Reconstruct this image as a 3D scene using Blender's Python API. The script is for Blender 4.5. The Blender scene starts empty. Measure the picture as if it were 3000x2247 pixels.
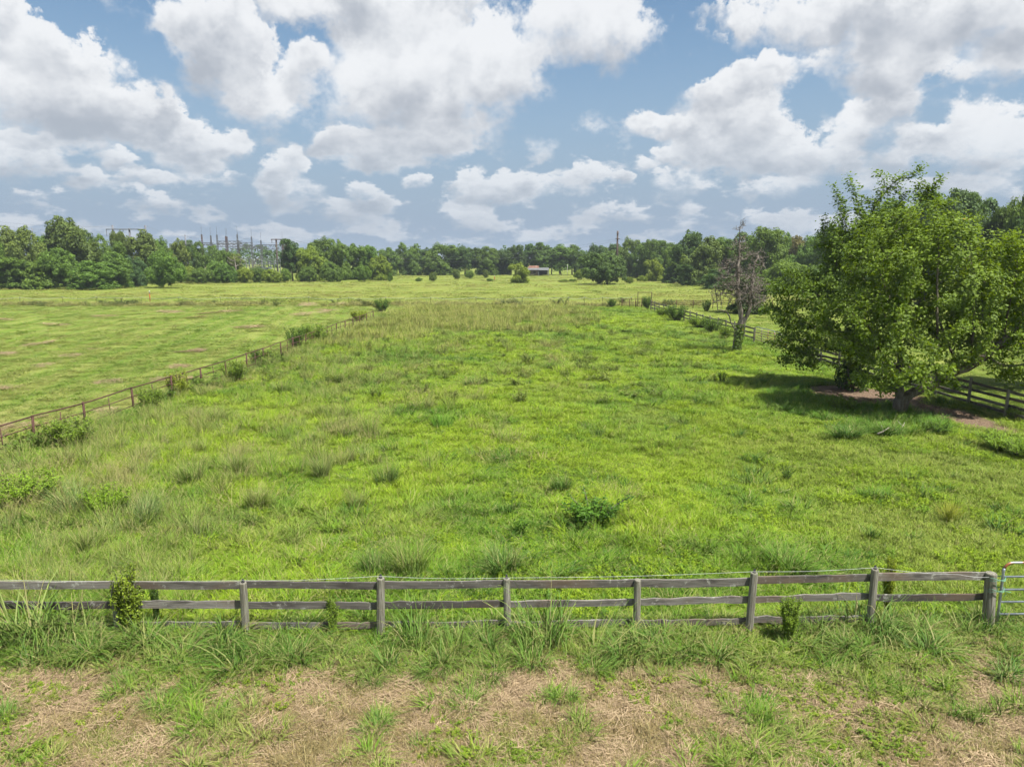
import bpy, math, random
import numpy as np
from mathutils import Vector

scene = bpy.context.scene
C = scene.collection
R = math.radians
# ------------------------------------------------------------------ camera
CAM_H, PITCH, F, CX, CY = 7.0, R(10.0), 2080.0, 1500.0, 1123.5     # reference frame 3000 x 2247
cam_d = bpy.data.cameras.new('camera')
cam = bpy.data.objects.new('camera', cam_d); C.objects.link(cam)
cam.location = (0, 0, CAM_H); cam.rotation_euler = (R(90) - PITCH, 0, 0)
cam_d.sensor_width = 36.0; cam_d.lens = 36.0 * F / 3000.0
cam_d.clip_start = 0.1; cam_d.clip_end = 20000
scene.camera = cam
SP, CP = math.sin(PITCH), math.cos(PITCH)

# ------------------------------------------------------------------ sun, exposure
SUN_DIR = Vector((0.36, -0.27, 0.90)).normalized()                   # towards the sun: right, a little behind the camera
sun_el = math.asin(SUN_DIR.z); sun_az = math.atan2(SUN_DIR.x, SUN_DIR.y)
sd = bpy.data.lights.new('sun', 'SUN'); sd.energy = 4.6; sd.angle = R(0.6); sd.color = (1.0, 0.96, 0.88)
sun = bpy.data.objects.new('sun', sd); C.objects.link(sun)
sun.rotation_euler = (-SUN_DIR).to_track_quat('-Z', 'Y').to_euler(); sun.location = (30, -20, 60)
scene.view_settings.view_transform = 'Standard'; scene.view_settings.look = 'None'
scene.view_settings.gamma = 1.0; scene.view_settings.exposure = 1.25
scene.view_settings.use_curve_mapping = False
scene.cycles.use_denoising = True; scene.cycles.denoiser = 'OPENIMAGEDENOISE'; scene.cycles.denoising_input_passes = 'RGB_ALBEDO_NORMAL'; scene.cycles.denoising_prefilter = 'ACCURATE'
scene.cycles.max_bounces = 6; scene.cycles.diffuse_bounces = 3; scene.cycles.use_adaptive_sampling = True; scene.cycles.adaptive_threshold = 0.02; scene.cycles.adaptive_min_samples = 16; scene.cycles.transmission_bounces = 3
scene.cycles.glossy_bounces = 2; scene.cycles.volume_bounces = 0; scene.cycles.transparent_max_bounces = 8

# ------------------------------------------------------------------ node helpers
class NB:
    """small helper to wire node trees"""
    def __init__(s, tree): s.t = tree; s.n = tree.nodes; s.l = tree.links
    def put(s, sock, v):
        if v is None: return
        if isinstance(v, bpy.types.NodeSocket): s.l.new(v, sock)
        else: sock.default_value = v
    def math(s, op, a, b=None, c=None, clamp=False):
        n = s.n.new('ShaderNodeMath'); n.operation = op; n.use_clamp = clamp
        for i, v in enumerate((a, b, c)): s.put(n.inputs[i], v)
        return n.outputs[0]
    def vec(s, op, a, b=None, c=None, scale=None):
        n = s.n.new('ShaderNodeVectorMath'); n.operation = op
        for i, v in enumerate((a, b, c)): s.put(n.inputs[i], v)
        if scale is not None: s.put(n.inputs['Scale'], scale)
        return n.outputs['Value'] if op in ('DOT_PRODUCT', 'LENGTH', 'DISTANCE') else n.outputs[0]
    def xyz(s, x, y, z):
        n = s.n.new('ShaderNodeCombineXYZ')
        for i, v in enumerate((x, y, z)): s.put(n.inputs[i], v)
        return n.outputs[0]
    def sep(s, v):
        n = s.n.new('ShaderNodeSeparateXYZ'); s.put(n.inputs[0], v); return n.outputs
    def noise(s, v, scale, detail=4.0, rough=0.5, lac=2.0, dist=0.0, color=False):
        n = s.n.new('ShaderNodeTexNoise'); s.put(n.inputs['Vector'], v)
        s.put(n.inputs['Scale'], scale); s.put(n.inputs['Detail'], detail); s.put(n.inputs['Roughness'], rough)
        s.put(n.inputs['Lacunarity'], lac); s.put(n.inputs['Distortion'], dist)
        return n.outputs['Color'] if color else n.outputs[0]
    def mix(s, f, a, b, blend='MIX'):
        n = s.n.new('ShaderNodeMix'); n.data_type = 'RGBA'; n.blend_type = blend
        s.put(n.inputs['Factor'], f); s.put(n.inputs['A'], rgba(a)); s.put(n.inputs['B'], rgba(b))
        # RGBA sockets
        ia = [i for i in n.inputs if i.type == 'RGBA']; s.put(ia[0], rgba(a)); s.put(ia[1], rgba(b))
        s.put(n.inputs[0], f)
        return [o for o in n.outputs if o.type == 'RGBA'][0]
    def ramp(s, v, lo, hi, a=0.0, b=1.0, smooth=True):
        n = s.n.new('ShaderNodeMapRange'); n.interpolation_type = 'SMOOTHSTEP' if smooth else 'LINEAR'
        for i, q in enumerate((v, lo, hi, a, b)): s.put(n.inputs[i], q)
        return n.outputs[0]
    def attr(s, name, kind='GEOMETRY'):
        n = s.n.new('ShaderNodeAttribute'); n.attribute_name = name; n.attribute_type = kind
        return n.outputs
def rgba(c):
    return (c[0], c[1], c[2], 1.0) if isinstance(c, (tuple, list)) and len(c) == 3 else c

def az_el(px, py):
    """direction of a place in the sky, as azimuth and elevation"""
    u, v = (px - CX) / F, (py - CY) / F
    d = Vector((u, CP - v * SP, -SP - v * CP)).normalized()
    return math.atan2(d.x, d.y), math.asin(d.z)

# ------------------------------------------------------------------ world: Nishita sky with cumulus
def build_world():
    w = bpy.data.worlds.new('World'); scene.world = w; w.use_nodes = True
    w.cycles.sampling_method = 'NONE'
    t = w.node_tree; t.nodes.clear(); b = NB(t)
    out = t.nodes.new('ShaderNodeOutputWorld'); bg = t.nodes.new('ShaderNodeBackground')
    t.links.new(bg.outputs[0], out.inputs[0]); bg.inputs['Strength'].default_value = 0.071
    sky = t.nodes.new('ShaderNodeTexSky'); sky.sky_type = 'NISHITA'; sky.sun_disc = False
    sky.sun_elevation = sun_el; sky.sun_rotation = sun_az
    sky.air_density = 1.0; sky.dust_density = 0.6; sky.ozone_density = 2.0; sky.altitude = 10
    tc = t.nodes.new('ShaderNodeTexCoord'); d = tc.outputs['Generated']
    X, Y, Z = b.sep(d)
    az = b.math('ARCTAN2', X, Y); el = b.math('ARCSINE', b.math('MINIMUM', b.math('MAXIMUM', Z, -1.0), 1.0))
    elp = b.math('MAXIMUM', el, 0.0)
    # noise space: azimuth on a circle, elevation stretched towards the horizon
    hl = b.math('LOGARITHM', b.math('ADD', elp, 0.10), math.e)
    q = b.xyz(X, Y, b.math('MULTIPLY', hl, 0.36))
    warp = b.noise(q, 13.0, 8.0, 0.63, color=True)
    warp = b.vec('SUBTRACT', warp, (0.5, 0.5, 0.5))
    amp = b.math('MULTIPLY_ADD', elp, 0.40, 0.030)
    ws = b.sep(warp)
    p = b.xyz(b.math('MULTIPLY_ADD', ws[0], amp, az), b.math('MULTIPLY_ADD', ws[1], amp, elp), 0.0)
    S = 3000.0 / 2212.0
    blobs = [  # x, y, rx, ry (in the frame), weight
        (75, 95, 52, 50, 1.0), (95, 200, 120, 90, 1.0), (200, 235, 100, 55, 1.0), (180, 120, 38, 34, .7), (20, 335, 85, 40, 1.0), (90, 310, 90, 14, .5),
        (425, 80, 68, 60, 1.1), (530, 95, 48, 55, 1.1), (480, 160, 90, 70, .9), (570, 215, 80, 70, .9), (670, 155, 52, 50, 1.0),
        (850, 110, 130, 115, .9), (880, 230, 170, 90, .9), (1065, 160, 105, 90, 1.1), (720, 305, 55, 36, 1.0), (880, 325, 125, 40, 1.0), (780, 325, 110, 35, .8),
        (650, 15, 150, 40, .9), (870, 5, 150, 60, .9), (1275, 65, 145, 78, 1.15), (1000, 5, 70, 22, .6),
        (1850, 30, 240, 55, 1.0), (2120, 40, 200, 62, 1.0), (1900, 85, 110, 40, .7), (1560, 40, 60, 22, .5), (1530, 90, 18, 18, .4),
        (1580, 190, 110, 38, 1.0), (1690, 145, 90, 26, .7), (1430, 258, 75, 26, .9), (1560, 265, 110, 48, 1.0), (1530, 330, 90, 42, .9), (1640, 325, 90, 48, .9), (1760, 345, 62, 48, 1.0),
        (1925, 150, 100, 48, 1.1), (2020, 160, 50, 28, .6), (1910, 235, 40, 40, .6), (1850, 285, 50, 45, .6), (2140, 320, 110, 58, .9), (2100, 250, 45, 36, .6), (1990, 295, 60, 26, .6), (2180, 145, 62, 42, .8), (1960, 340, 60, 30, .4),
        (390, 300, 75, 40, 1.0), (400, 350, 70, 22, .7), (310, 290, 40, 26, .6), (330, 390, 62, 15, .6), (265, 350, 36, 20, .7), (500, 315, 42, 28, .7), (345, 255, 22, 22, .6), (170, 385, 50, 22, .5), (420, 385, 60, 16, .4),
        (580, 395, 36, 44, .7), (635, 365, 32, 30, .6), (640, 420, 62, 32, .6), (790, 425, 50, 26, .7), (830, 445, 40, 18, .6), (900, 398, 36, 14, .7), (510, 380, 24, 14, .5),
        (1010, 400, 38, 26, .8), (1090, 405, 50, 34, .9), (1170, 400, 55, 22, .7), (1260, 385, 58, 28, .9), (1345, 395, 20, 14, .7), (1440, 335, 26, 22, .7), (1395, 360, 26, 18, .6), (1470, 400, 60, 30, .6), (1680, 410, 75, 24, .7), (1490, 445, 26, 18, .6),
        (1350, 465, 60, 22, .5), (1010, 480, 60, 22, .4), (320, 440, 40, 16, .5), (70, 430, 50, 16, .4), (700, 455, 120, 22, .3), (2080, 410, 120, 26, .6), (1580, 480, 140, 26, .3),
        (15, 15, 48, 32, .9), (290, 30, 50, 28, .3), (250, 130, 30, 30, .25),
    ]
    tot = hgt = 0.0
    for (x, y, rx, ry, wt) in blobs:
        a, e = az_el(x * S, y * S); ix, iy = F / (rx * S * 0.94), F / (ry * S * 0.94)
        dv = b.vec('MULTIPLY_ADD', p, (ix, iy, 0.0), (-a * ix, -e * iy, 0.0))
        d2 = b.vec('DOT_PRODUCT', dv, dv); g = b.math('POWER', math.exp(-0.9), b.math('MULTIPLY', d2, d2))
        tot = b.math('MULTIPLY_ADD', g, wt, tot)
        hgt = b.math('MULTIPLY_ADD', g, b.vec('DOT_PRODUCT', dv, (0.25 * wt, 0.95 * wt, 0.0)), hgt)
    # elsewhere round the sky: scattered cumulus of the same kind
    n0 = b.noise(q, 3.2, 5.0, 0.5)
    away = b.math('MAXIMUM', b.ramp(b.math('ABSOLUTE', az), 0.66, 0.85), b.ramp(el, 0.36, 0.5))
    wild = b.math('MULTIPLY', b.ramp(n0, 0.42, 0.62), b.math('MULTIPLY', away, 1.3))
    low = b.math('MULTIPLY', b.ramp(b.noise(q, 12.0, 6.0, 0.6), 0.42, 0.64), b.math('MULTIPLY', b.ramp(el, 0.07, 0.22, 0.75, 0.0), b.ramp(el, 0.0, 0.035)))
    tot2 = b.math('ADD', b.math('ADD', tot, wild), low)
    fine = b.math('SUBTRACT', b.noise(q, 24.0, 8.0, 0.66), 0.5)
    wisp = b.math('MULTIPLY', b.ramp(b.noise(b.vec('ADD', q, (3.0, 1.0, 0.5)), 6.0, 7.0, 0.62), 0.47, 0.70), 0.42)
    dens = b.math('MULTIPLY_ADD', fine, 1.45, b.math('ADD', tot2, wisp))
    vert = b.math('DIVIDE', hgt, b.math('ADD', tot, 0.12))               # +1 near the tops, -1 near the bases
    cover = b.ramp(dens, 0.20, b.ramp(vert, -0.6, 0.5, 1.35, 0.62))
    puff = b.math('SUBTRACT', b.noise(b.vec('ADD', q, (0.01, 0.0, 0.02)), 13.0, 6.0, 0.6), 0.5)
    thick = b.ramp(dens, 0.6, 1.8, 0.16, -0.10)
    lit = b.math('ADD', b.math('MULTIPLY_ADD', vert, 0.46, 0.56), b.math('MULTIPLY_ADD', puff, 1.6, thick), clamp=True)
    lit = b.ramp(lit, 0.0, 0.98)
    cloud = b.mix(lit, CLOUD_DARK, CLOUD_LIGHT)
    blue = b.mix(1.0, sky.outputs[0], SKY_TINT, 'MULTIPLY')
    haze = b.ramp(elp, 0.02, 0.34, 1.0, 0.05)
    blue = b.mix(b.math('MULTIPLY', haze, 0.98), blue, HAZE_COL)
    fade = b.ramp(el, 0.0, 0.20, 0.45, 0.97)                             # distant clouds sink into the haze of the low sky
    col = b.mix(b.math('MULTIPLY', cover, fade), blue, cloud)
    t.links.new(col, bg.inputs['Color'])
CLOUD_LIGHT = (5.3, 5.4, 5.55); CLOUD_DARK = (2.65, 2.9, 3.28)
SKY_TINT = (0.70, 0.77, 0.75); HAZE_COL = (2.05, 2.62, 3.4)
build_world()

# ------------------------------------------------------------------ geometry helpers
def ray(px, py):
    u, v = (px - CX) / F, (py - CY) / F
    return Vector((u, CP - v * SP, -SP - v * CP))
def ground(px, py, z=0.0):
    d = ray(px, py); s = (CAM_H - z) / -d.z
    return Vector((d.x * s, d.y * s, z))
def x_at(px, Y):                                   # sideways position of something that stands on the ground Y metres away
    return (px - CX) / F * (Y * CP + CAM_H * SP)
def z_at(py, Y):                                   # height seen at a row, Y metres away
    d = ray(CX, py); return CAM_H + d.z / d.y * Y

def hash2(ix, iy, seed):
    h = (ix.astype(np.int64) * 374761393 + iy.astype(np.int64) * 668265263 + seed * 1442695041) & 0xffffffff
    h = ((h ^ (h >> 13)) * 1274126177) & 0xffffffff
    return ((h ^ (h >> 16)) & 0xffff) / 65535.0
def vnoise(x, y, seed=0):
    x = np.asarray(x, float); y = np.asarray(y, float)
    ix, iy = np.floor(x), np.floor(y); fx, fy = x - ix, y - iy
    fx = fx * fx * (3 - 2 * fx); fy = fy * fy * (3 - 2 * fy)
    a, b_, c, d = hash2(ix, iy, seed), hash2(ix + 1, iy, seed), hash2(ix, iy + 1, seed), hash2(ix + 1, iy + 1, seed)
    return (a * (1 - fx) + b_ * fx) * (1 - fy) + (c * (1 - fx) + d * fx) * fy
def fbm(x, y, s, seed=0, oct=4):
    v = 0; a = 0.5; tot = 0
    for o in range(oct):
        v = v + a * vnoise(np.asarray(x) / s, np.asarray(y) / s, seed + o * 17); tot += a; a *= 0.5; s /= 2.03
    return v / tot
def sstep(a, b_, x):
    t = np.clip((np.asarray(x, float) - a) / (b_ - a), 0, 1); return t * t * (3 - 2 * t)

def make_mesh(name, V, Fc, attrs=None, mat=None, smooth=False, mats=None, mat_idx=None):
    """V: (n,3); Fc: list of arrays of equal-length faces"""
    me = bpy.data.meshes.new(name)
    V = np.asarray(V, np.float32)
    if not isinstance(Fc, list): Fc = [Fc]
    Fc = [np.asarray(f, np.int32) for f in Fc if len(f)]
    nl = sum(f.size for f in Fc); nf = sum(len(f) for f in Fc)
    me.vertices.add(len(V)); me.vertices.foreach_set('co', V.ravel())
    if nf:
        me.loops.add(nl); me.polygons.add(nf)
        me.loops.foreach_set('vertex_index', np.concatenate([f.ravel() for f in Fc]))
        starts = []; s = 0
        for f in Fc:
            k = f.shape[1]; starts.append(s + np.arange(len(f)) * k); s += f.size
        me.polygons.foreach_set('loop_start', np.concatenate(starts).astype(np.int32))
        me.polygons.foreach_set('use_smooth', np.full(nf, bool(smooth)))
    for an, (kind, dom, data) in (attrs or {}).items():
        a = me.attributes.new(an, kind, dom)
        key = {'FLOAT': 'value', 'INT': 'value', 'FLOAT_VECTOR': 'vector', 'FLOAT_COLOR': 'color'}[kind]
        a.data.foreach_set(key, np.asarray(data, np.int32 if kind == 'INT' else np.float32).ravel())
    if mats:
        for m in mats: me.materials.append(m)
        if mat_idx is not None: me.polygons.foreach_set('material_index', np.asarray(mat_idx, np.int32))
    elif mat: me.materials.append(mat)
    me.update(); me.validate()
    return me

def link(name, data, parent=None, loc=None):
    o = bpy.data.objects.new(name, data); C.objects.link(o)
    if parent: o.parent = parent
    if loc is not None: o.location = loc
    return o
def empty(name, loc=(0, 0, 0), rz=0.0):
    o = bpy.data.objects.new(name, None); C.objects.link(o); o.location = loc; o.rotation_euler = (0, 0, rz)
    o.empty_display_size = 0.2
    return o
def tag(o, label, cat, group=None):
    o['label'] = label; o['category'] = cat
    if group: o['group'] = group
    return o
def kind(o, k, label=None, cat=None):
    o['kind'] = k
    if label: o['label'] = label
    if cat: o['category'] = cat
    return o

class MB:
    """collects tubes and boxes into one mesh"""
    def __init__(s): s.V = []; s.Q = []; s.T = []; s.n = 0
    def add(s, V, Q=(), T=()):
        s.V.append(np.asarray(V, float))
        if len(Q): s.Q.append(np.asarray(Q, int) + s.n)
        if len(T): s.T.append(np.asarray(T, int) + s.n)
        s.n += len(V)
    def tube(s, pts, rad, k=6, cap=True):
        P = np.asarray(pts, float); n = len(P)
        rad = np.broadcast_to(np.asarray(rad, float), (n,))
        tang = np.gradient(P, axis=0); tang /= np.linalg.norm(tang, axis=1)[:, None] + 1e-9
        ref = np.array([0, 0, 1.0]) if abs(tang[0][2]) < 0.9 else np.array([0, 1.0, 0])
        a = np.cross(tang, ref); a /= np.linalg.norm(a, axis=1)[:, None] + 1e-9
        c = np.cross(tang, a)
        th = np.arange(k) / k * 2 * math.pi
        ring = P[:, None, :] + rad[:, None, None] * (np.cos(th)[None, :, None] * a[:, None, :] + np.sin(th)[None, :, None] * c[:, None, :])
        V = ring.reshape(-1, 3)
        i = np.arange(n - 1)[:, None] * k; j = np.arange(k)[None, :]; j2 = (j + 1) % k
        Q = np.stack([i + j, i + j2, i + k + j2, i + k + j], -1).reshape(-1, 4)
        T = []
        if cap:
            V = np.vstack([V, P[:1], P[-1:]]); m = n * k
            T = [(m, (q + 1) % k, q) for q in range(k)] + [(m + 1, (n - 1) * k + q, (n - 1) * k + (q + 1) % k) for q in range(k)]
        s.add(V, Q, T)
    def box(s, x0, x1, y0, y1, z0, z1):
        V = [(x, y, z) for z in (z0, z1) for y in (y0, y1) for x in (x0, x1)]
        s.add(V, [(0, 2, 3, 1), (4, 5, 7, 6), (0, 1, 5, 4), (2, 6, 7, 3), (0, 4, 6, 2), (1, 3, 7, 5)])
    def beam(s, a, b_, w, h=None):
        """square bar from a to b"""
        h = h or w; a = np.array(a, float); b_ = np.array(b_, float); t = b_ - a; t /= np.linalg.norm(t)
        ref = np.array([0, 0, 1.0]) if abs(t[2]) < 0.9 else np.array([1.0, 0, 0])
        u = np.cross(t, ref); u /= np.linalg.norm(u); v = np.cross(u, t)
        V = [p + su * u * w / 2 + sv * v * h / 2 for p in (a, b_) for sv in (-1, 1) for su in (-1, 1)]
        s.add(V, [(0, 2, 3, 1), (4, 5, 7, 6), (0, 1, 5, 4), (2, 6, 7, 3), (0, 4, 6, 2), (1, 3, 7, 5)])
    def mesh(s, name, mat, smooth=False):
        return make_mesh(name, np.vstack(s.V), [np.vstack(s.Q) if s.Q else [], np.vstack(s.T) if s.T else []], mat=mat, smooth=smooth)
    def build(s, name, mat, parent=None, smooth=False, loc=None):
        return link(name, s.mesh(name, mat, smooth), parent, loc)

# ------------------------------------------------------------------ the lie of the land
def near_fence_y(x): return 12.33 + 0.02 * np.maximum(np.asarray(x, float) + 2.5, 0.0)
def left_fence_x(Y): return np.interp(Y, [0, 25.9, 39.2, 78.4, 110], [-21.0, -18.3, -16.9, -15.6, -14.6])
def right_fence_x(Y): return np.interp(Y, [0, 31.2, 59.4, 100, 110], [24.2, 22.2, 20.4, 19.1, 18.8])
def gz(x, y):
    x = np.asarray(x, float); y = np.asarray(y, float)
    f = np.clip(1 - (y - 60) / 80, 0, 1)
    return ((fbm(x, y, 6.0, 5, 3) - 0.5) * 0.22 + (fbm(x, y, 1.1, 9, 2) - 0.5) * 0.05) * f - 0.03

def in_pasture(x, Y):
    return (Y > near_fence_y(x)) & (x > left_fence_x(Y)) & (x < right_fence_x(Y)) & (Y < 104)
def dirt_amount(x, Y):
    """bare leaf-littered earth under the two big trees, running along the right fence"""
    d1 = ((x - 18.3) / 2.7) ** 2 + ((Y - 36.6) / 3.4) ** 2
    d2 = ((x - 19.6 - (33.5 - Y) * 0.18) / 1.35) ** 2 + ((Y - 32.2) / 4.2) ** 2
    n = (fbm(x, Y, 1.6, 41, 3) - 0.5) * 1.2
    return np.maximum(sstep(1.15, 0.75, d1 + n), sstep(1.15, 0.75, d2 + n))
def straw_amount(x, Y):
    """cut dry thatch in front of the near fence"""
    yy = Y - near_fence_y(x)
    n = fbm(x, Y, 2.2, 71, 4); n2 = fbm(x, Y, 0.7, 73, 3)
    band = np.exp(-((yy + 1.75 + np.where(x > 1.5, 0.40, 0) ) / 0.45) ** 2) * 0.95
    low = 0.18 * sstep(-2.6, -3.6, yy) + 0.35 * sstep(5, 8, x) * sstep(-1.3, -1.8, yy)
    return np.where(yy < 0.2, np.clip(sstep(0.44, 0.78, band * 0.75 + low * 0.6 + (n - 0.5) * 1.3 + (n2 - 0.5) * 0.8) + 0.05 * sstep(-0.9, -1.6, yy), 0, 1), 0)
def mown_amount(x, Y): return sstep(0.3, -0.6, x - left_fence_x(Y)) * (Y > near_fence_y(x)) * (Y < 112)
def gold_amount(x, Y):
    """pale seeding grass along the far end of the pasture"""
    n = fbm(x, Y, 7.0, 91, 3)
    g = sstep(66, 84, Y + (n - 0.5) * 26 - np.clip(x, -20, 30) * 0.75) * sstep(106, 100, Y) * sstep(14, 5, x + (n - .5) * 10)
    g2 = 0.75 * sstep(0.52, 0.68, fbm(x, Y, 5.0, 93, 3)) * sstep(-4, -10, x) * sstep(13, 17, Y) * sstep(34, 24, Y)
    return np.clip(np.maximum(g, g2) * in_pasture(x, Y), 0, 1)

# ------------------------------------------------------------------ materials
def new_mat(name):
    m = bpy.data.materials.new(name); m.use_nodes = True; t = m.node_tree; t.nodes.clear()
    o = t.nodes.new('ShaderNodeOutputMaterial'); return m, NB(t), o
def principled(b, col, rough=0.7, spec=0.3, metal=0.0, normal=None):
    n = b.n.new('ShaderNodeBsdfPrincipled'); b.put(n.inputs['Base Color'], rgba(col)); b.put(n.inputs['Roughness'], rough)
    b.put(n.inputs['Specular IOR Level'], spec); b.put(n.inputs['Metallic'], metal)
    if normal is not None: b.l.new(normal, n.inputs['Normal'])
    return n.outputs[0]
def bump(b, h, strength=0.4, dist=0.02):
    n = b.n.new('ShaderNodeBump'); b.put(n.inputs['Strength'], strength); b.put(n.inputs['Distance'], dist); b.put(n.inputs['Height'], h)
    return n.outputs[0]
def shader_mix(b, f, a, c):
    n = b.n.new('ShaderNodeMixShader'); b.put(n.inputs[0], f); b.l.new(a, n.inputs[1]); b.l.new(c, n.inputs[2]); return n.outputs[0]

def foliage_shader(b, out, col, trans=0.35, rough=0.55, spec=0.25, upmix=0.0):
    nrm = None
    if upmix:
        g = b.n.new('ShaderNodeNewGeometry')
        nrm = b.vec('NORMALIZE', b.vec('ADD', b.vec('SCALE', g.outputs['Normal'], scale=1 - upmix), (0, 0, upmix)))
    s1 = principled(b, col, rough, spec, normal=nrm)
    tr = b.n.new('ShaderNodeBsdfTranslucent')
    b.put(tr.inputs['Color'], b.mix(1.0, col, (1.15, 1.1, 0.45), 'MULTIPLY'))
    if nrm is not None: b.l.new(nrm, tr.inputs['Normal'])
    b.l.new(shader_mix(b, trans, s1, tr.outputs[0]), out.inputs[0])

def blade_colour(b, col, dry):
    tint = b.attr('tint')['Fac']; h = b.attr('hgt')['Fac']; st = b.attr('straw')['Fac']
    c = b.mix(1.0, col, b.mix(tint, (0.72, 0.78, 0.8), (1.28, 1.20, 1.0)), 'MULTIPLY')
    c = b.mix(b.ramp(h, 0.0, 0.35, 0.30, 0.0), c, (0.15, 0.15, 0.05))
    f = b.math('MAXIMUM', b.math('MULTIPLY', st, 0.8), b.math('MULTIPLY', dry, b.math('GREATER_THAN', b.math('ADD', tint, b.math('MULTIPLY', h, 0.12)), 0.92)))
    return b.mix(f, c, b.mix(tint, (0.23, 0.20, 0.08), (0.40, 0.35, 0.17)))
def mat_grass():
    m, b, out = new_mat('grass_blades')
    c = blade_colour(b, b.attr('col', 'INSTANCER')['Color'], b.attr('dry', 'INSTANCER')['Fac'])
    foliage_shader(b, out, c, 0.42, 0.6, 0.2, 0.55)
    return m
def mat_straw():
    m, b, out = new_mat('dry_straw')
    c = b.mix(b.attr('tint')['Fac'], (0.18, 0.128, 0.075), (0.47, 0.36, 0.225)); foliage_shader(b, out, c, 0.2, 0.7, 0.15, 0.4)
    return m
def mat_leaf(name, base, var=0.35, trans=0.3, yellow=0.0, by_object=True):
    """leaves: colour from the object's own tint, varied leaf by leaf"""
    m, b, out = new_mat(name)
    tint = b.attr('tint')['Fac']
    if by_object:
        oi = b.n.new('ShaderNodeObjectInfo'); base_c = oi.outputs['Color']
    else: base_c = base
    c = b.mix(1.0, b.mix(0.0, base_c, base_c), b.mix(tint, (1 - var, 1 - var, 1 - var * 0.6), (1 + var * 1.25, 1 + var, 1 - var * .2)), 'MULTIPLY')
    if yellow:
        c = b.mix(b.math('MULTIPLY', b.math('GREATER_THAN', tint, 1.0 - yellow), 0.8), c, (0.38, 0.23, 0.03))
    foliage_shader(b, out, c, trans, 0.6, 0.18, 0.0)
    return m
def mat_bark(name, a, c, scale=6.0):
    m, b, out = new_mat(name)
    g = b.n.new('ShaderNodeNewGeometry'); pos = b.vec('MULTIPLY', g.outputs['Position'], (1, 1, 0.3))
    n = b.noise(pos, scale, 5.0, 0.6); n2 = b.noise(g.outputs['Position'], 1.3, 3.0)
    col = b.mix(b.ramp(n, 0.35, 0.7), a, c); col = b.mix(b.ramp(n2, 0.45, 0.7, 0, 0.45), col, (0.10, 0.095, 0.08))
    b.l.new(principled(b, col, 0.9, 0.1, normal=bump(b, n, 0.7, 0.03)), out.inputs[0])
    return m
def mat_simple(name, col, rough=0.6, metal=0.0, var=0.25, scale=4.0, col2=None, lo=0.4, hi=0.65, spec=0.3):
    m, b, out = new_mat(name)
    tc = b.n.new('ShaderNodeTexCoord'); n = b.noise(tc.outputs['Object'], scale, 5.0, 0.6)
    col2 = col2 or tuple(v * (1 - var) for v in col)
    c = b.mix(b.ramp(n, lo, hi), col, col2)
    b.l.new(principled(b, c, rough, spec, metal, bump(b, n, 0.15, 0.01)), out.inputs[0])
    return m
def mat_wood():
    m, b, out = new_mat('weathered_wood')
    tc = b.n.new('ShaderNodeTexCoord'); oi = b.n.new('ShaderNodeObjectInfo')
    pos = b.vec('ADD', tc.outputs['Object'], b.vec('SCALE', (3.1, 1.7, 2.3), scale=b.math('MULTIPLY', oi.outputs['Random'], 40.0)))
    grain = b.noise(b.vec('MULTIPLY', pos, (1.1, 30, 22)), 2.0, 6.0, 0.65, dist=0.4)
    blot = b.noise(b.vec('MULTIPLY', pos, (1.2, 4, 5)), 1.4, 5.0, 0.65)
    lich = b.noise(pos, 7.0, 6.0, 0.7)
    base = b.mix(oi.outputs['Random'], (0.085, 0.078, 0.07), (0.235, 0.22, 0.195))
    c = b.mix(b.ramp(grain, 0.35, 0.7), b.mix(0.55, base, (0.05, 0.045, 0.04)), base)
    c = b.mix(b.ramp(blot, 0.45, 0.70, 0.0, 0.8), c, (0.045, 0.040, 0.036))
    c = b.mix(b.ramp(lich, 0.56, 0.68, 0.0, 0.8), c, (0.33, 0.33, 0.29))
    c = b.mix(b.ramp(b.noise(b.vec('MULTIPLY', pos, (0.8, 2, 2)), 1.1, 3.0), 0.5, 0.68, 0.0, 0.6), c, (0.14, 0.10, 0.07))
    c = b.mix(b.ramp(b.noise(pos, 3.2, 4.0, 0.6), 0.62, 0.75, 0, 0.5), c, (0.13, 0.15, 0.09))
    b.l.new(principled(b, c, 0.88, 0.12, normal=bump(b, grain, 0.6, 0.01)), out.inputs[0])
    return m
def mat_post():
    m, b, out = new_mat('weathered_post')
    tc = b.n.new('ShaderNodeTexCoord'); oi = b.n.new('ShaderNodeObjectInfo')
    pos = b.vec('ADD', tc.outputs['Object'], b.vec('SCALE', (3.1, 1.7, 2.3), scale=b.math('MULTIPLY', oi.outputs['Random'], 40.0)))
    grain = b.noise(b.vec('MULTIPLY', pos, (24, 24, 1.2)), 2.0, 5.0, 0.6)
    blot = b.noise(pos, 3.0, 4.0, 0.6)
    c = b.mix(b.ramp(grain, 0.38, 0.68), (0.12, 0.11, 0.085), (0.25, 0.24, 0.20))
    c = b.mix(b.ramp(blot, 0.5, 0.72, 0.0, 0.6), c, (0.17, 0.19, 0.125))
    b.l.new(principled(b, c, 0.9, 0.12, normal=bump(b, grain, 0.5, 0.01)), out.inputs[0])
    return m
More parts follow.
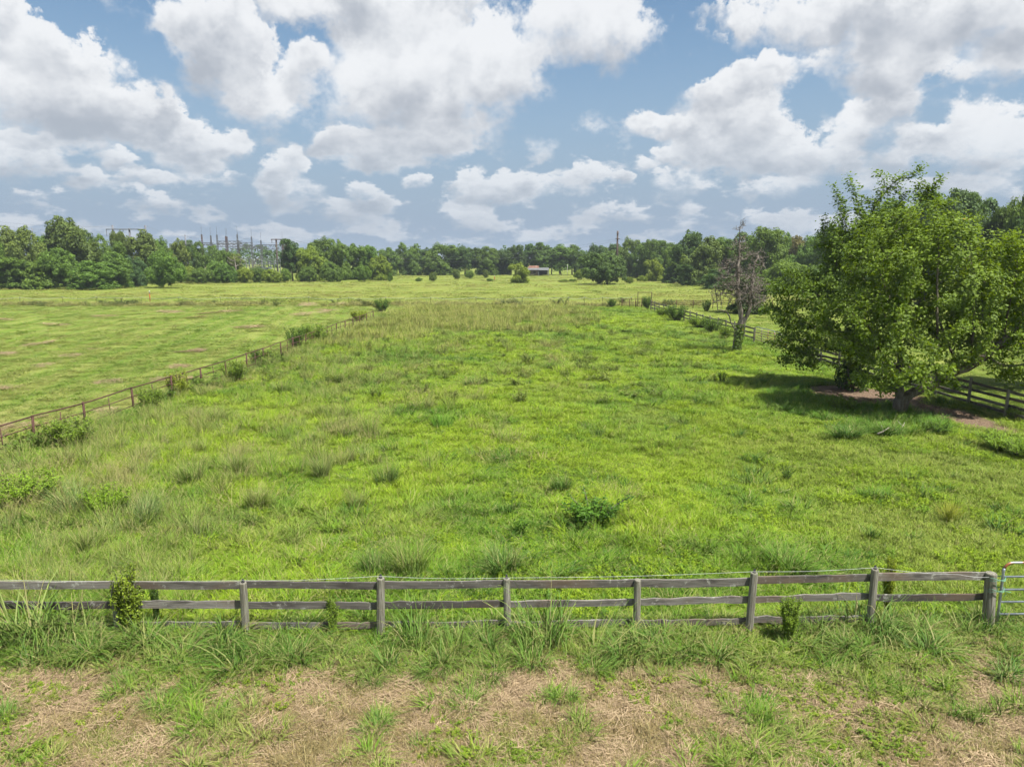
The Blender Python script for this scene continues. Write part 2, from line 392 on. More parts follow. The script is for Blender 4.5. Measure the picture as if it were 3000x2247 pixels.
def mat_ground():
    m, b, out = new_mat('field_ground')
    g = b.n.new('ShaderNodeNewGeometry'); P = g.outputs['Position']
    z1 = b.attr('zone'); zone = b.n.new('ShaderNodeSeparateColor'); b.l.new(z1['Color'], zone.inputs[0])
    straw, dirt, mown = zone.outputs; zone2 = b.n.new('ShaderNodeSeparateColor'); b.l.new(b.attr('zone_b')['Color'], zone2.inputs[0])
    gold, far, track = zone2.outputs
    n1 = b.noise(P, 0.35, 5.0, 0.6); n2 = b.noise(P, 2.6, 5.0, 0.65); n3 = b.noise(P, 11.0, 4.0, 0.7); nb = b.noise(P, 0.06, 4.0, 0.55)
    # pasture sward
    c = b.mix(b.ramp(n1, 0.35, 0.65), (0.085, 0.135, 0.018), (0.135, 0.175, 0.025))
    c = b.mix(b.ramp(n2, 0.4, 0.7, 0, 0.8), c, (0.06, 0.10, 0.016))
    c = b.mix(b.ramp(n3, 0.55, 0.75, 0, 0.45), c, (0.18, 0.16, 0.06))
    # mown hay field: rows run away from the camera
    sp = b.vec('MULTIPLY', P, (0.62, 0.016, 0.0)); rot = b.vec('ADD', sp, b.vec('SCALE', (0.62, 0.0, 0.0), scale=b.math('MULTIPLY', b.sep(P)[1], 0.16)))
    row = b.noise(rot, 1.0, 5.0, 0.62, dist=0.5)
    row2 = b.noise(b.vec('MULTIPLY', rot, (1.6, 8.0, 1.0)), 1.9, 5.0, 0.65)
    sw = b.math('SINE', b.math('MULTIPLY_ADD', row, 9.0, b.math('MULTIPLY', b.math('ADD', b.sep(P)[0], b.math('MULTIPLY', b.sep(P)[1], 0.16)), 2.6)))
    mc = b.mix(b.ramp(b.math('MULTIPLY_ADD', sw, 0.13, b.math('MULTIPLY_ADD', row, 0.6, 0.2)), 0.34, 0.66), (0.108, 0.160, 0.025), (0.160, 0.188, 0.045))
    mc = b.mix(b.ramp(row2, 0.64, 0.78, 0, 0.35), mc, (0.22, 0.19, 0.085))
    mc = b.mix(b.ramp(n2, 0.5, 0.75, 0, 0.25), mc, (0.085, 0.13, 0.024))
    mc = b.mix(b.math('MULTIPLY', b.ramp(b.sep(P)[1], 48.0, 24.0), b.ramp(n1, 0.40, 0.70, 0.1, 0.65)), mc, (0.25, 0.19, 0.095))
    c = b.mix(mown, c, mc)
    # far hay field, very even, faint bands
    fb = b.noise(b.vec('MULTIPLY', P, (0.012, 0.16, 0.0)), 1.0, 4.0, 0.55)
    fc = b.mix(b.ramp(fb, 0.38, 0.66), (0.120, 0.165, 0.026), (0.165, 0.185, 0.042))
    fc = b.mix(b.ramp(n1, 0.42, 0.7, 0, 0.4), fc, (0.20, 0.195, 0.070))
    c = b.mix(far, c, fc)
    c = b.mix(gold, c, b.mix(b.ramp(n2, 0.35, 0.65), (0.14, 0.17, 0.032), (0.185, 0.195, 0.050)))
    sc = b.mix(b.ramp(n3, 0.35, 0.66), (0.165, 0.115, 0.066), (0.34, 0.25, 0.15))
    sc = b.mix(b.ramp(n2, 0.5, 0.7, 0, 0.5), sc, (0.13, 0.12, 0.045))
    c = b.mix(straw, c, sc)
    dc = b.mix(b.ramp(n3, 0.35, 0.65), (0.08, 0.055, 0.038), (0.18, 0.128, 0.09))
    c = b.mix(dirt, c, dc)
    c = b.mix(track, c, (0.07, 0.095, 0.025))
    hgt = b.math('ADD', n3, b.math('MULTIPLY', n2, 0.7))
    b.l.new(principled(b, c, 0.95, 0.05, normal=bump(b, hgt, 0.8, 0.06)), out.inputs[0])
    return m

M = {}
M['grass'] = mat_grass(); M['ground'] = mat_ground(); M['wood'] = mat_wood(); M['post'] = mat_post()
M['leaf'] = mat_leaf('tree_leaf', None); M['leaf_far'] = mat_leaf('distant_leaf', None, 0.38, 0.32)
M['leaf_big'] = mat_leaf('broad_leaf', None, 0.34, 0.42, yellow=0.010)
M['bark'] = mat_bark('bark', (0.075, 0.06, 0.045), (0.19, 0.165, 0.135))
M['dead'] = mat_bark('dead_wood', (0.105, 0.086, 0.072), (0.275, 0.24, 0.208))
M['pale_dead'] = mat_bark('bleached_wood', (0.20, 0.17, 0.14), (0.34, 0.30, 0.25), 2.0)
M['rust'] = mat_simple('rusty_pipe', (0.060, 0.028, 0.020), 0.85, 0.0, col2=(0.095, 0.05, 0.038), scale=6.0)
M['galv'] = mat_simple('galvanised_tube', (0.34, 0.37, 0.41), 0.4, 0.6, scale=9.0, col2=(0.25, 0.27, 0.30))
M['galvrust'] = mat_simple('rusted_tube', (0.26, 0.27, 0.28), 0.5, 0.5, scale=7.0, col2=(0.26, 0.10, 0.04), lo=0.45, hi=0.55)
M['steel'] = mat_simple('grey_steel', (0.13, 0.135, 0.15), 0.7, 0.2, scale=1.0)
M['rusty_steel'] = mat_simple('weathering_steel', (0.11, 0.065, 0.055), 0.85, 0.0, scale=0.6, col2=(0.075, 0.06, 0.065))
M['light_steel'] = mat_simple('pale_steel', (0.17, 0.185, 0.20), 0.55, 0.2, scale=1.0)
M['wire'] = mat_simple('wire', (0.10, 0.11, 0.12), 0.6, 0.3)
M['cord'] = mat_simple('polywire', (0.40, 0.41, 0.40), 0.6, 0.0)
M['twine'] = mat_simple('green_twine', (0.13, 0.28, 0.19), 0.8, 0.0)
M['black'] = mat_simple('black_plastic', (0.02, 0.02, 0.022), 0.5)
M['orange'] = mat_simple('orange_plastic', (0.42, 0.06, 0.015), 0.6)
M['white'] = mat_simple('white_plastic', (0.42, 0.42, 0.41), 0.6)
M['tin'] = mat_simple('tin_roof', (0.115, 0.12, 0.125), 0.8, 0.0, scale=0.8, col2=(0.09, 0.095, 0.10))
M['rust_tin'] = mat_simple('rusty_tin_roof', (0.12, 0.052, 0.035), 0.85, 0.0, scale=0.9, col2=(0.22, 0.14, 0.10))
M['brick'] = mat_simple('house_wall', (0.13, 0.10, 0.085), 0.9, 0.0, scale=2.0)
M['dark'] = mat_simple('dark_interior', (0.03, 0.028, 0.026), 0.9)
M['pole'] = mat_bark('utility_pole_wood', (0.06, 0.045, 0.04), (0.12, 0.085, 0.07), 2.0)

# ------------------------------------------------------------------ ground: one sheet to the horizon
def build_ground():
    xs = np.concatenate([-np.geomspace(6000, 62, 26), np.arange(-60, 60.01, 0.5), np.geomspace(62, 6000, 26)])
    ys = np.concatenate([[-4000, -1500, -500, -150, -50, -15, 0, 4], np.arange(6, 16, 0.2), np.arange(16, 44, 0.35), np.arange(44, 125, 0.8), np.geomspace(125, 9000, 40)])
    X, Y = np.meshgrid(xs, ys); x, y = X.ravel(), Y.ravel()
    z = np.where((np.abs(x) < 61) & (y > 5), gz(x, y), -0.03)
    nx, ny = len(xs), len(ys)
    i = np.arange(ny - 1)[:, None] * nx + np.arange(nx - 1)[None, :]
    Q = np.stack([i, i + 1, i + nx + 1, i + nx], -1).reshape(-1, 4)
    far = sstep(105, 112, y) + sstep(0.3, 3.0, x - right_fence_x(y)) * (y > 20) * 0.8
    wav = (fbm(x, y * 0, 40, 77, 2) - 0.5) * 10
    track = 0.8 * np.exp(-((y - 146 - wav * 0.7) / 2.4) ** 2) + 0.5 * np.exp(-((y - 108.5 - wav * .2) / 2.2) ** 2) * (x < 0)
    zone = np.stack([straw_amount(x, y), dirt_amount(x, y), mown_amount(x, y), np.ones_like(x)], -1)
    zb = np.stack([gold_amount(x, y), np.clip(far, 0, 1), np.clip(track, 0, 1), np.ones_like(x)], -1)
    me = make_mesh('ground', np.stack([x, y, z], -1), Q, {'zone': ('FLOAT_COLOR', 'POINT', zone), 'zone_b': ('FLOAT_COLOR', 'POINT', zb)}, M['ground'], smooth=True)
    kind(link('ground', me), 'structure')
build_ground()

# ------------------------------------------------------------------ grass prototypes
def blades(rng, n, base_r, length, width, lean, droop, seg=3, straw=0.0, power=0.5):
    """n bent blades; returns V, Q, tint, hgt, straw"""
    a = rng.uniform(0, 2 * math.pi, n); a = a + 0.55 * np.sin(a * rng.integers(1, 4) + rng.uniform(0, 6)); r = base_r * rng.uniform(0, 1, n) ** power
    el_ = rng.uniform(0.6, 1.4); bx, by = r * np.cos(a) * el_, r * np.sin(a) / el_
    L = rng.uniform(length[0], length[1], n); W = rng.uniform(width[0], width[1], n)
    az = a + rng.normal(0, 0.9, n); ln = np.abs(rng.normal(lean, lean * 0.45, n)); dr = np.abs(rng.normal(droop, droop * 0.5, n))
    s = np.linspace(0, 1, seg + 1)
    th = ln[:, None] + dr[:, None] * s[None, :] ** 1.5                      # angle from upright along the blade
    dl = L[:, None] / seg
    hx = np.concatenate([np.zeros((n, 1)), np.cumsum(np.sin(th[:, 1:]) * dl, 1)], 1)
    hz = np.concatenate([np.zeros((n, 1)), np.cumsum(np.cos(th[:, 1:]) * dl, 1)], 1)
    wx, wy = rng.normal(0.12, 0.16), rng.normal(0, 0.14); bend = (L[:, None] * s[None, :] ** 2) * rng.uniform(0.2, 1.2, (n, 1))
    cx = bx[:, None] + hx * np.cos(az)[:, None] + wx * bend; cy = by[:, None] + hx * np.sin(az)[:, None] + wy * bend; hz = hz * (1 - 0.25 * rng.uniform(0, 1, (n, 1)) * s[None, :])
    tw = az + math.pi / 2 + rng.normal(0, 0.7, n)
    wd = W[:, None] * np.clip(1.05 - s[None, :] ** 1.8, 0.12, 1) * 0.5
    ox, oy = np.cos(tw)[:, None] * wd, np.sin(tw)[:, None] * wd
    V = np.stack([np.stack([cx - ox, cy - oy, hz], -1), np.stack([cx + ox, cy + oy, hz], -1)], 2).reshape(-1, 3)
    k = (seg + 1) * 2
    i = (np.arange(n) * k)[:, None] + (np.arange(seg) * 2)[None, :]
    Q = np.stack([i, i + 1, i + 3, i + 2], -1).reshape(-1, 4)
    tint = np.repeat(rng.uniform(0, 1, n), k); hg = np.tile(np.repeat(s, 2), n)
    st = np.repeat((rng.uniform(0, 1, n) < straw).astype(float), k)
    V[:, 2] = np.maximum(V[:, 2], 0.004)
    return V, Q, tint, hg, st
def leaves(rng, pos, nrm, size, aspect=0.55):
    """rhombic leaves at pos, facing nrm"""
    n = len(pos); nrm = nrm / (np.linalg.norm(nrm, axis=1)[:, None] + 1e-9)
    t = np.cross(nrm, rng.normal(0, 1, (n, 3))); t /= np.linalg.norm(t, axis=1)[:, None] + 1e-9
    u = np.cross(nrm, t); s = np.broadcast_to(np.asarray(size, float), (n,)) * rng.uniform(0.5, 1.45, n)
    t = t * s[:, None]; u = u * (s * aspect)[:, None]
    V = np.stack([pos - t, pos + u - 0.15 * t, pos + t, pos - u - 0.15 * t], 1).reshape(-1, 3)
    Q = np.arange(n * 4).reshape(n, 4)
    return V, Q, np.repeat(rng.uniform(0, 1, n), 4)
def stack(parts):
    V, Q, T, H, S = [], [], [], [], []; n = 0
    for (v, q, t, h, s) in parts:
        V.append(v); Q.append(q + n); T.append(t); H.append(h); S.append(s); n += len(v)
    return np.vstack(V), np.vstack(Q), np.concatenate(T), np.concatenate(H), np.concatenate(S)
def grass_mesh(name, parts, mat=None):
    V, Q, T, H, S = stack(parts)
    return make_mesh(name, V, Q, {'tint': ('FLOAT', 'POINT', T), 'hgt': ('FLOAT', 'POINT', H), 'straw': ('FLOAT', 'POINT', S)}, mat or M['grass'])
def seed_stalks(rng, n, r, length, lean=0.12, head=0.16, w=0.006):
    a = blades(rng, n, r, length, (w, w * 1.4), lean, 0.25, 3, 1.0)
    V = a[0].reshape(n, 4, 2, 3); tip = V[:, 3].mean(1); pre = V[:, 2].mean(1); d = tip - pre; d /= np.linalg.norm(d, axis=1)[:, None] + 1e-9
    m = 4; pos = (tip[:, None, :] - d[:, None, :] * np.linspace(0, head, m)[None, :, None]).reshape(-1, 3) + rng.normal(0, 0.012, (n * m, 3))
    lv, lq, lt = leaves(rng, pos, rng.normal(0, 1, (n * m, 3)) * [1, 1, 0.25], 0.022, 0.25)
    o = np.ones(len(lv)); return [a, (lv, lq, lt, o, o)]
def forb(rng, n_st, r, h, leaf, per=14):
    parts = []
    s = blades(rng, n_st, r, (h * 0.7, h), (0.008, 0.012), 0.25, 0.3, 3, 0.0); parts.append(s)
    V = s[0].reshape(n_st, 4, 2, 3).mean(2)
    u = rng.uniform(0.12, 1.0, (n_st, per)) * 3 * 0.999; i = np.floor(u).astype(int); f = (u - i)[..., None]
    k = np.arange(n_st)[:, None]
    pos = (V[k, i] * (1 - f) + V[k, i + 1] * f).reshape(-1, 3) + rng.normal(0, leaf * 0.8, (n_st * per, 3))
    pos[:, 2] = np.maximum(pos[:, 2], 0.01)
    nr = rng.normal(0, 0.6, (n_st * per, 3)); nr[:, 2] += 0.9
    lv, lq, lt = leaves(rng, pos, nr, leaf, 0.45)
    parts.append((lv, lq, lt, np.full(len(lv), 0.9), np.zeros(len(lv))))
    return parts
def lying(rng, n, r, L, w, z=0.05, straw=1.0):
    a = rng.uniform(0, 2 * math.pi, n); rr = r * np.sqrt(rng.uniform(0, 1, n)); c = np.stack([rr * np.cos(a), rr * np.sin(a), rng.uniform(0.006, z, n)], -1)
    az = rng.normal(0, 0.8, n) ; l = rng.uniform(L[0], L[1], n)[:, None] * 0.5
    d = np.stack([np.cos(az), np.sin(az), rng.normal(0, 0.10, n)], -1); o = np.stack([-np.sin(az), np.cos(az), rng.normal(0, .3, n)], -1) * rng.uniform(w * .6, w * 1.3, n)[:, None] * 0.5
    V = np.stack([c - d * l - o, c - d * l + o, c + d * l + o, c + d * l - o], 1).reshape(-1, 3); V[:, 2] = np.maximum(V[:, 2], 0.003)
    Q = np.arange(n * 4).reshape(n, 4); e = np.ones(n * 4)
    return (V, Q, np.repeat(rng.uniform(0, 1, n), 4), e, np.repeat((rng.uniform(0, 1, n) < straw).astype(float), 4))

M['straw_mat'] = mat_straw()
PROTO = {}
def protos():
    rng = np.random.default_rng(11)
    P = PROTO
    P['short'] = [grass_mesh('short_sward', [blades(rng, 150, 0.34, (0.05, 0.17), (0.008, 0.014), 0.5, 0.9, 2, 0.05)]) for _ in range(4)]
    P['mid'] = [grass_mesh('medium_tuft', [blades(rng, 100, 0.20, (0.18, 0.46), (0.009, 0.017), 0.32, 0.9, 3, 0.06)]) for _ in range(4)]
    P['tall'] = [grass_mesh('bunch_grass', [blades(rng, 130, rr, (0.35, 1.0), (0.008, 0.015), 0.15, 0.55, 3, 0.12)] + seed_stalks(rng, 9, rr, (0.7, 1.15))) for rr in (0.2, 0.28, 0.36, 0.45, 0.32, 0.24)]
    P['broad'] = [grass_mesh('broad_blade_clump', [blades(rng, 95, 0.16, (0.30, 0.85), (0.011, 0.022), 0.42, 1.45, 5, 0.12), blades(rng, 22, 0.2, (0.3, 0.8), (0.007, 0.012), 0.85, 0.8, 3, 1.0)]) for _ in range(4)]
    P['stalk'] = [grass_mesh('seeding_stalks', seed_stalks(rng, 26, 0.35, (0.55, 1.05)) + [blades(rng, 50, 0.34, (0.3, 0.75), (0.008, 0.013), 0.2, 0.5, 3, 0.45)]) for _ in range(3)]
    P['forb'] = [grass_mesh('low_forb', forb(rng, 22, 0.24, 0.24, 0.019, 18)) for _ in range(4)]
    P['weed'] = [grass_mesh('leafy_weed', forb(rng, 12, 0.16, 0.75, 0.045, 26)) for _ in range(3)]
    P['straw'] = [grass_mesh('cut_straw', [lying(rng, 330, 0.38, (0.06, 0.34), 0.006)], M['straw_mat']) for _ in range(4)]
    P['far'] = [grass_mesh('far_sward', [blades(rng, 170, 1.3, (0.14, 0.34), (0.03, 0.06), 0.45, 0.8, 2, 0.06)]) for _ in range(3)]
    P['fargold'] = [grass_mesh('far_seeding', [blades(rng, 170, 1.2, (0.5, 1.0), (0.018, 0.035), 0.16, 0.4, 2, 0.25)]) for _ in range(3)]
protos()
proto_objs = {}
def proto_collection(keys):
    col = bpy.data.collections.new('proto_' + '_'.join(keys)); idx = {}
    n = 0
    for k in keys:
        for me in PROTO[k]:
            o = bpy.data.objects.new('p%03d' % n, me); col.objects.link(o); idx.setdefault(k, []).append(n); n += 1
    return col, idx
def scatter_nodes(col):
    ng = bpy.data.node_groups.new('scatter', 'GeometryNodeTree')
    ng.interface.new_socket('Geometry', in_out='INPUT', socket_type='NodeSocketGeometry')
    ng.interface.new_socket('Geometry', in_out='OUTPUT', socket_type='NodeSocketGeometry')
    n = ng.nodes; gi = n.new('NodeGroupInput'); go = n.new('NodeGroupOutput')
    ci = n.new('GeometryNodeCollectionInfo'); ci.inputs['Collection'].default_value = col
    ci.inputs['Separate Children'].default_value = True; ci.inputs['Reset Children'].default_value = True
    ip = n.new('GeometryNodeInstanceOnPoints'); ip.inputs['Pick Instance'].default_value = True
    def na(name, dt):
        a = n.new('GeometryNodeInputNamedAttribute'); a.data_type = dt; a.inputs[0].default_value = name
        return [o for o in a.outputs if o.enabled][0]
    L = ng.links
    L.new(gi.outputs[0], ip.inputs['Points']); L.new(ci.outputs[0], ip.inputs['Instance'])
    L.new(na('idx', 'INT'), ip.inputs['Instance Index']); L.new(na('scl', 'FLOAT_VECTOR'), ip.inputs['Scale'])
    er = n.new('FunctionNodeEulerToRotation'); L.new(na('rot', 'FLOAT_VECTOR'), er.inputs[0]); L.new(er.outputs[0], ip.inputs['Rotation'])
    L.new(ip.outputs[0], go.inputs[0])
    return ng
class Scatter:
    def __init__(s, name, label, cat, keys, seed=1):
        s.name, s.label, s.cat, s.keys = name, label, cat, keys; s.rng = np.random.default_rng(seed)
        s.col, s.idx = proto_collection(keys); s.rows = []
    def add(s, key, x, y, scale, color, dry, wide=None, tilt=0.08, az=None):
        n = len(x)
        if n == 0: return
        g = s.rng; sc = np.broadcast_to(scale, (n,)); wd = sc if wide is None else np.broadcast_to(wide, (n,))
        rz = g.uniform(0, 2 * math.pi, n) if az is None else az
        s.rows.append((np.stack([x, y, gz(x, y) - 0.005], -1), np.stack([g.normal(0, tilt, n), g.normal(0, tilt, n), rz], -1),
                       np.stack([wd, wd, sc], -1), g.choice(s.idx[key], n), color, np.broadcast_to(dry, (n,))))
    def done(s):
        P, Ro, Sc, I, Co, D = [np.concatenate([r[i] for r in s.rows]) for i in range(6)]
        Co = np.concatenate([Co, np.ones((len(Co), 1))], 1)
        me = make_mesh(s.name, P, [], {'rot': ('FLOAT_VECTOR', 'POINT', Ro), 'scl': ('FLOAT_VECTOR', 'POINT', Sc), 'idx': ('INT', 'POINT', I),
                                      'col': ('FLOAT_COLOR', 'POINT', Co), 'dry': ('FLOAT', 'POINT', D)})
        me.materials.append(M['grass'])
        o = link(s.name, me); md = o.modifiers.new('scatter', 'NODES'); md.node_group = scatter_nodes(s.col)
        kind(o, 'stuff', s.label, s.cat); print(s.name, len(P)); return o
def points(rng, x0, x1, y0, y1, density):
    n = rng.poisson((x1 - x0) * (y1 - y0) * density); x = rng.uniform(x0, x1, n); y = rng.uniform(y0, y1, n)
    keep = np.abs(x) < (y * CP + 1.2) * 0.88 + 2.0
    return x[keep], y[keep]
def ramp_cols(t, stops):
    t = np.clip(t, 0, 1); xs = np.linspace(0, 1, len(stops)); s = np.array(stops)
    return np.stack([np.interp(t, xs, s[:, i]) for i in range(3)], -1)
LIME, GREEN, DEEP, OLIVE, BLUEG = (0.245, 0.360, 0.020), (0.165, 0.295, 0.026), (0.085, 0.185, 0.022), (0.245, 0.290, 0.075), (0.160, 0.245, 0.066)
def pasture_colour(x, y, rng, seed=0):
    a = fbm(x, y, 4.5, 21, 4); b_ = fbm(x, y, 1.6, 25, 3); c = fbm(x, y, 9.0, 29, 3)
    t = sstep(0.30, 0.68, 0.50 * a + 0.38 * b_ + 0.12 * c + rng.normal(0, 0.05, len(x)))
    col = ramp_cols(t, [DEEP, GREEN, (0.215, 0.330, 0.022), LIME])
    right = sstep(4, 11, x + (c - 0.5) * 8) * sstep(34, 26, y)                # shorter, yellower turf towards the gate
    col = col * (1 - 0.7 * right[:, None]) + 0.7 * right[:, None] * np.array((0.190, 0.268, 0.034))
    pale = sstep(0.55, 0.72, fbm(x, y, 3.0, 35, 3))[:, None] * 0.35
    return col * (1 - pale) + pale * np.array(OLIVE)

def build_grass():
    rng = np.random.default_rng(5)
    # --- pasture
    S = Scatter('pasture_grass', 'bright green uneven pasture grass filling the fenced paddock', 'grass', ['short', 'mid', 'tall', 'stalk', 'forb', 'weed', 'far', 'fargold'], 7)
    for (y0, y1, d_short, d_mid, sc) in ((11.8, 17, 26, 16, 1.0), (17, 26, 17, 9, 1.15), (26, 40, 9, 4.5, 1.45), (40, 62, 3.2, 1.6, 2.1), (62, 104, 0.9, 0.7, 3.0)):
        x, y = points(rng, -20, 24, y0, y1, d_short); k = in_pasture(x, y) & (dirt_amount(x, y) < 0.35); x, y = x[k], y[k]
        S.add('short', x, y, rng.uniform(0.7, 1.3, len(x)) * (0.8 + 0.25 * sc), pasture_colour(x, y, rng) * np.array([1.02, 1.02, 0.95]), 0.4, rng.uniform(0.8, 1.2, len(x)) * sc)
        x, y = points(rng, -20, 24, y0, y1, d_mid); k = in_pasture(x, y) & (dirt_amount(x, y) < 0.3); x, y = x[k], y[k]
        lush = fbm(x, y, 3.2, 51, 4) + 0.16 * sstep(2, -8, x) - 0.22 * sstep(3, 9, x) * sstep(36, 26, y)
        k = rng.uniform(0, 1, len(x)) < sstep(0.40, 0.62, lush) * 0.95 + 0.05; x, y, lush = x[k], y[k], lush[k]
        S.add('mid', x, y, rng.uniform(0.55, 1.25, len(x)) * sstep(0.2, 0.7, lush) * 1.15 * (0.75 + 0.2 * sc), pasture_colour(x, y, rng) * rng.uniform(0.9, 1.2, (len(x), 1)), 0.5, rng.uniform(0.8, 1.3, len(x)) * (0.7 + 0.4 * sc))
    for (y0, y1, d, sc) in ((12.6, 18, 5.0, 1.0), (18, 30, 3.0, 1.1), (30, 60, 0.8, 1.3)):
        x, y = points(rng, -20, 24, y0, y1, d); k = in_pasture(x, y) & (dirt_amount(x, y) < 0.2); x, y = x[k], y[k]
        fo = fbm(x, y, 2.0, 55, 3); k = rng.uniform(0, 1, len(x)) < sstep(0.45, 0.65, fo); x, y = x[k], y[k]
        S.add('forb', x, y, rng.uniform(0.6, 1.2, len(x)) * sc, ramp_cols(rng.uniform(0, 1, len(x)), [GREEN, LIME, LIME]) , 0.2, rng.uniform(0.8, 1.3, len(x)) * sc)
    # tall bunch grass: thick on the left, scattered in the middle
    for (y0, y1, d, sc) in ((12.9, 20, 4.6, 0.85), (20, 32, 2.8, 0.95), (32, 60, 0.75, 1.0)):
        x, y = points(rng, -20, 20, y0, y1, d); k = in_pasture(x, y); x, y = x[k], y[k]
        ta = fbm(x, y, 3.4, 61, 4) + 0.15 * sstep(-3, -10, x) - 0.13 * sstep(-4, 2, x) - 0.3 * sstep(3, 8, x)
        k = rng.uniform(0, 1, len(x)) < sstep(0.50, 0.70, ta); x, y = x[k], y[k]
        S.add('tall', x, y, (0.35 + 0.8 * rng.uniform(0, 1, len(x)) ** 1.5) * sc, ramp_cols(rng.uniform(0, 1, len(x)), [BLUEG, OLIVE, GREEN, (0.19, 0.26, 0.05)]), 0.5, rng.uniform(0.8, 1.3, len(x)) * sc)
    for (y0, y1, d, sc) in ((12.9, 22, 4.0, 0.95), (22, 36, 2.6, 1.05)):
        x, y = points(rng, -20, 20, y0, y1, d); g = gold_amount(x, y); k = rng.uniform(0, 1, len(x)) < g; x, y = x[k], y[k]
        S.add('stalk', x, y, rng.uniform(0.6, 1.05, len(x)) * sc, np.tile(np.array(OLIVE), (len(x), 1)), 0.8, rng.uniform(0.9, 1.4, len(x)) * sc)
    x, y = points(rng, -20, 20, 52, 104, 0.9); g = gold_amount(x, y); k = rng.uniform(0, 1, len(x)) < 0.85 * g + 0.10 * sstep(2, -10, x) * in_pasture(x, y); x, y = x[k], y[k]
    S.add('fargold', x, y, rng.uniform(0.6, 1.1, len(x)), ramp_cols(rng.uniform(0, 1, len(x)), [(0.22, 0.29, 0.045), (0.28, 0.31, 0.075)]), 0.25)
    x, y = points(rng, -20, 22, 13, 62, 0.65); k = in_pasture(x, y) & (dirt_amount(x, y) < 0.2); x, y = x[k], y[k]
    d_ = fbm(x, y, 1.8, 151, 3); k = rng.uniform(0, 1, len(x)) < sstep(0.52, 0.70, d_); x, y = x[k], y[k]
    S.add('mid', x, y, rng.uniform(0.6, 1.5, len(x)), ramp_cols(rng.uniform(0, 1, len(x)), [(0.06, 0.15, 0.018), (0.09, 0.20, 0.022), (0.13, 0.22, 0.04)]), 0.3, rng.uniform(0.7, 1.8, len(x)))
    x, y = points(rng, -20, 4, 13, 62, 0.6); k = in_pasture(x, y); x, y = x[k], y[k]
    d_ = fbm(x, y, 4.2, 157, 3) + 0.06 * sstep(2, -8, x); k = rng.uniform(0, 1, len(x)) < sstep(0.52, 0.68, d_); x, y = x[k], y[k]
    S.add('stalk', x, y, rng.uniform(0.35, 0.8, len(x)), np.tile(np.array((0.24, 0.28, 0.07)), (len(x), 1)), 0.4, rng.uniform(0.9, 1.6, len(x)))
    x, y = points(rng, -22, -13, 18, 85, 3.0); d_ = x - left_fence_x(y); k = (d_ > -0.25) & (d_ < 1.1) & (rng.uniform(0, 1, len(x)) < sstep(0.35, 0.6, fbm(x, y, 2.5, 181, 2))); x, y = x[k], y[k]
    S.add('tall', x, y, rng.uniform(0.45, 0.95, len(x)), ramp_cols(rng.uniform(0, 1, len(x)), [GREEN, OLIVE, BLUEG, (0.10, 0.19, 0.03)]), 0.4, rng.uniform(0.8, 1.3, len(x)))
    x, y = points(rng, -22, -13, 18, 85, 1.6); d_ = x - left_fence_x(y); k = (d_ > -0.35) & (d_ < 0.7) & (rng.uniform(0, 1, len(x)) < sstep(0.45, 0.65, fbm(x, y, 3.0, 183, 2))); x, y = x[k], y[k]
    S.add('weed', x, y, rng.uniform(0.6, 1.4, len(x)), ramp_cols(rng.uniform(0, 1, len(x)), [(0.10, 0.18, 0.03), (0.18, 0.26, 0.03)]), 0.2, rng.uniform(1.0, 2.0, len(x)))
    x, y = points(rng, -20, 20, 34, 95, 0.12); k = in_pasture(x, y) & (x < 12); x, y = x[k], y[k]      # darker weeds dotted about
    S.add('weed', x, y, rng.uniform(0.5, 1.0, len(x)), np.tile(np.array((0.14, 0.19, 0.04)), (len(x), 1)), 0.3, rng.uniform(0.8, 1.6, len(x)))
    S.done()
    # --- verge in front of the near fence
    S = Scatter('verge_grass', 'patchy short green and browning grass in front of the board fence', 'grass', ['short', 'mid', 'broad', 'forb', 'stalk'], 17)
    x, y = points(rng, -12, 14, 7.2, 13.5, 75); yy = y - near_fence_y(x); k = yy < 0.3; x, y, yy = x[k], y[k], yy[k]
    st = straw_amount(x, y); k = rng.uniform(0, 1, len(x)) < 1.0 - 0.72 * st; x, y, st, yy = x[k], y[k], st[k], yy[k]
    t = sstep(0.3, 0.7, fbm(x, y, 0.9, 81, 3) + 0.12 * sstep(1, 4, x) * sstep(-2.6, -1.8, yy) + 0.1 * sstep(-1.6, -0.6, yy) - 0.14)
    colr = ramp_cols(t, [(0.27, 0.215, 0.105), (0.23, 0.215, 0.075), (0.185, 0.235, 0.045), (0.16, 0.255, 0.03)])
    S.add('short', x, y, rng.uniform(0.5, 1.1, len(x)), colr, 0.9, rng.uniform(0.55, 1.0, len(x)))
    x, y = points(rng, -12, 14, 7.2, 13.5, 16); yy = y - near_fence_y(x)
    w = sstep(-1.5 , -0.5, yy + (fbm(x, y, 1.2, 83, 2) - 0.5) * 1.4 + 0.35 * sstep(2, 5, x)); k = (yy < 0.35) & (rng.uniform(0, 1, len(x)) < w + 0.34 * sstep(0.4, 0.6, fbm(x, y, 1.0, 89, 2))); x, y = x[k], y[k]
    S.add('mid', x, y, rng.uniform(0.4, 1.0, len(x)), ramp_cols(rng.uniform(0, 1, len(x)), [DEEP, GREEN, OLIVE, (0.16, 0.25, 0.04)]), 0.6, rng.uniform(0.7, 1.3, len(x)))
    x, y = points(rng, -12, 14, 10.5, 13.5, 14); yy = y - near_fence_y(x)
    w = np.exp(-((yy + 0.38) / 0.55) ** 2) * (0.35 + 1.0 * sstep(0.42, 0.6, fbm(x, y, 1.5, 85, 2))) * np.where(x > 5.5, 0.75, 1); k = rng.uniform(0, 1, len(x)) < w * 0.8; x, y = x[k], y[k]
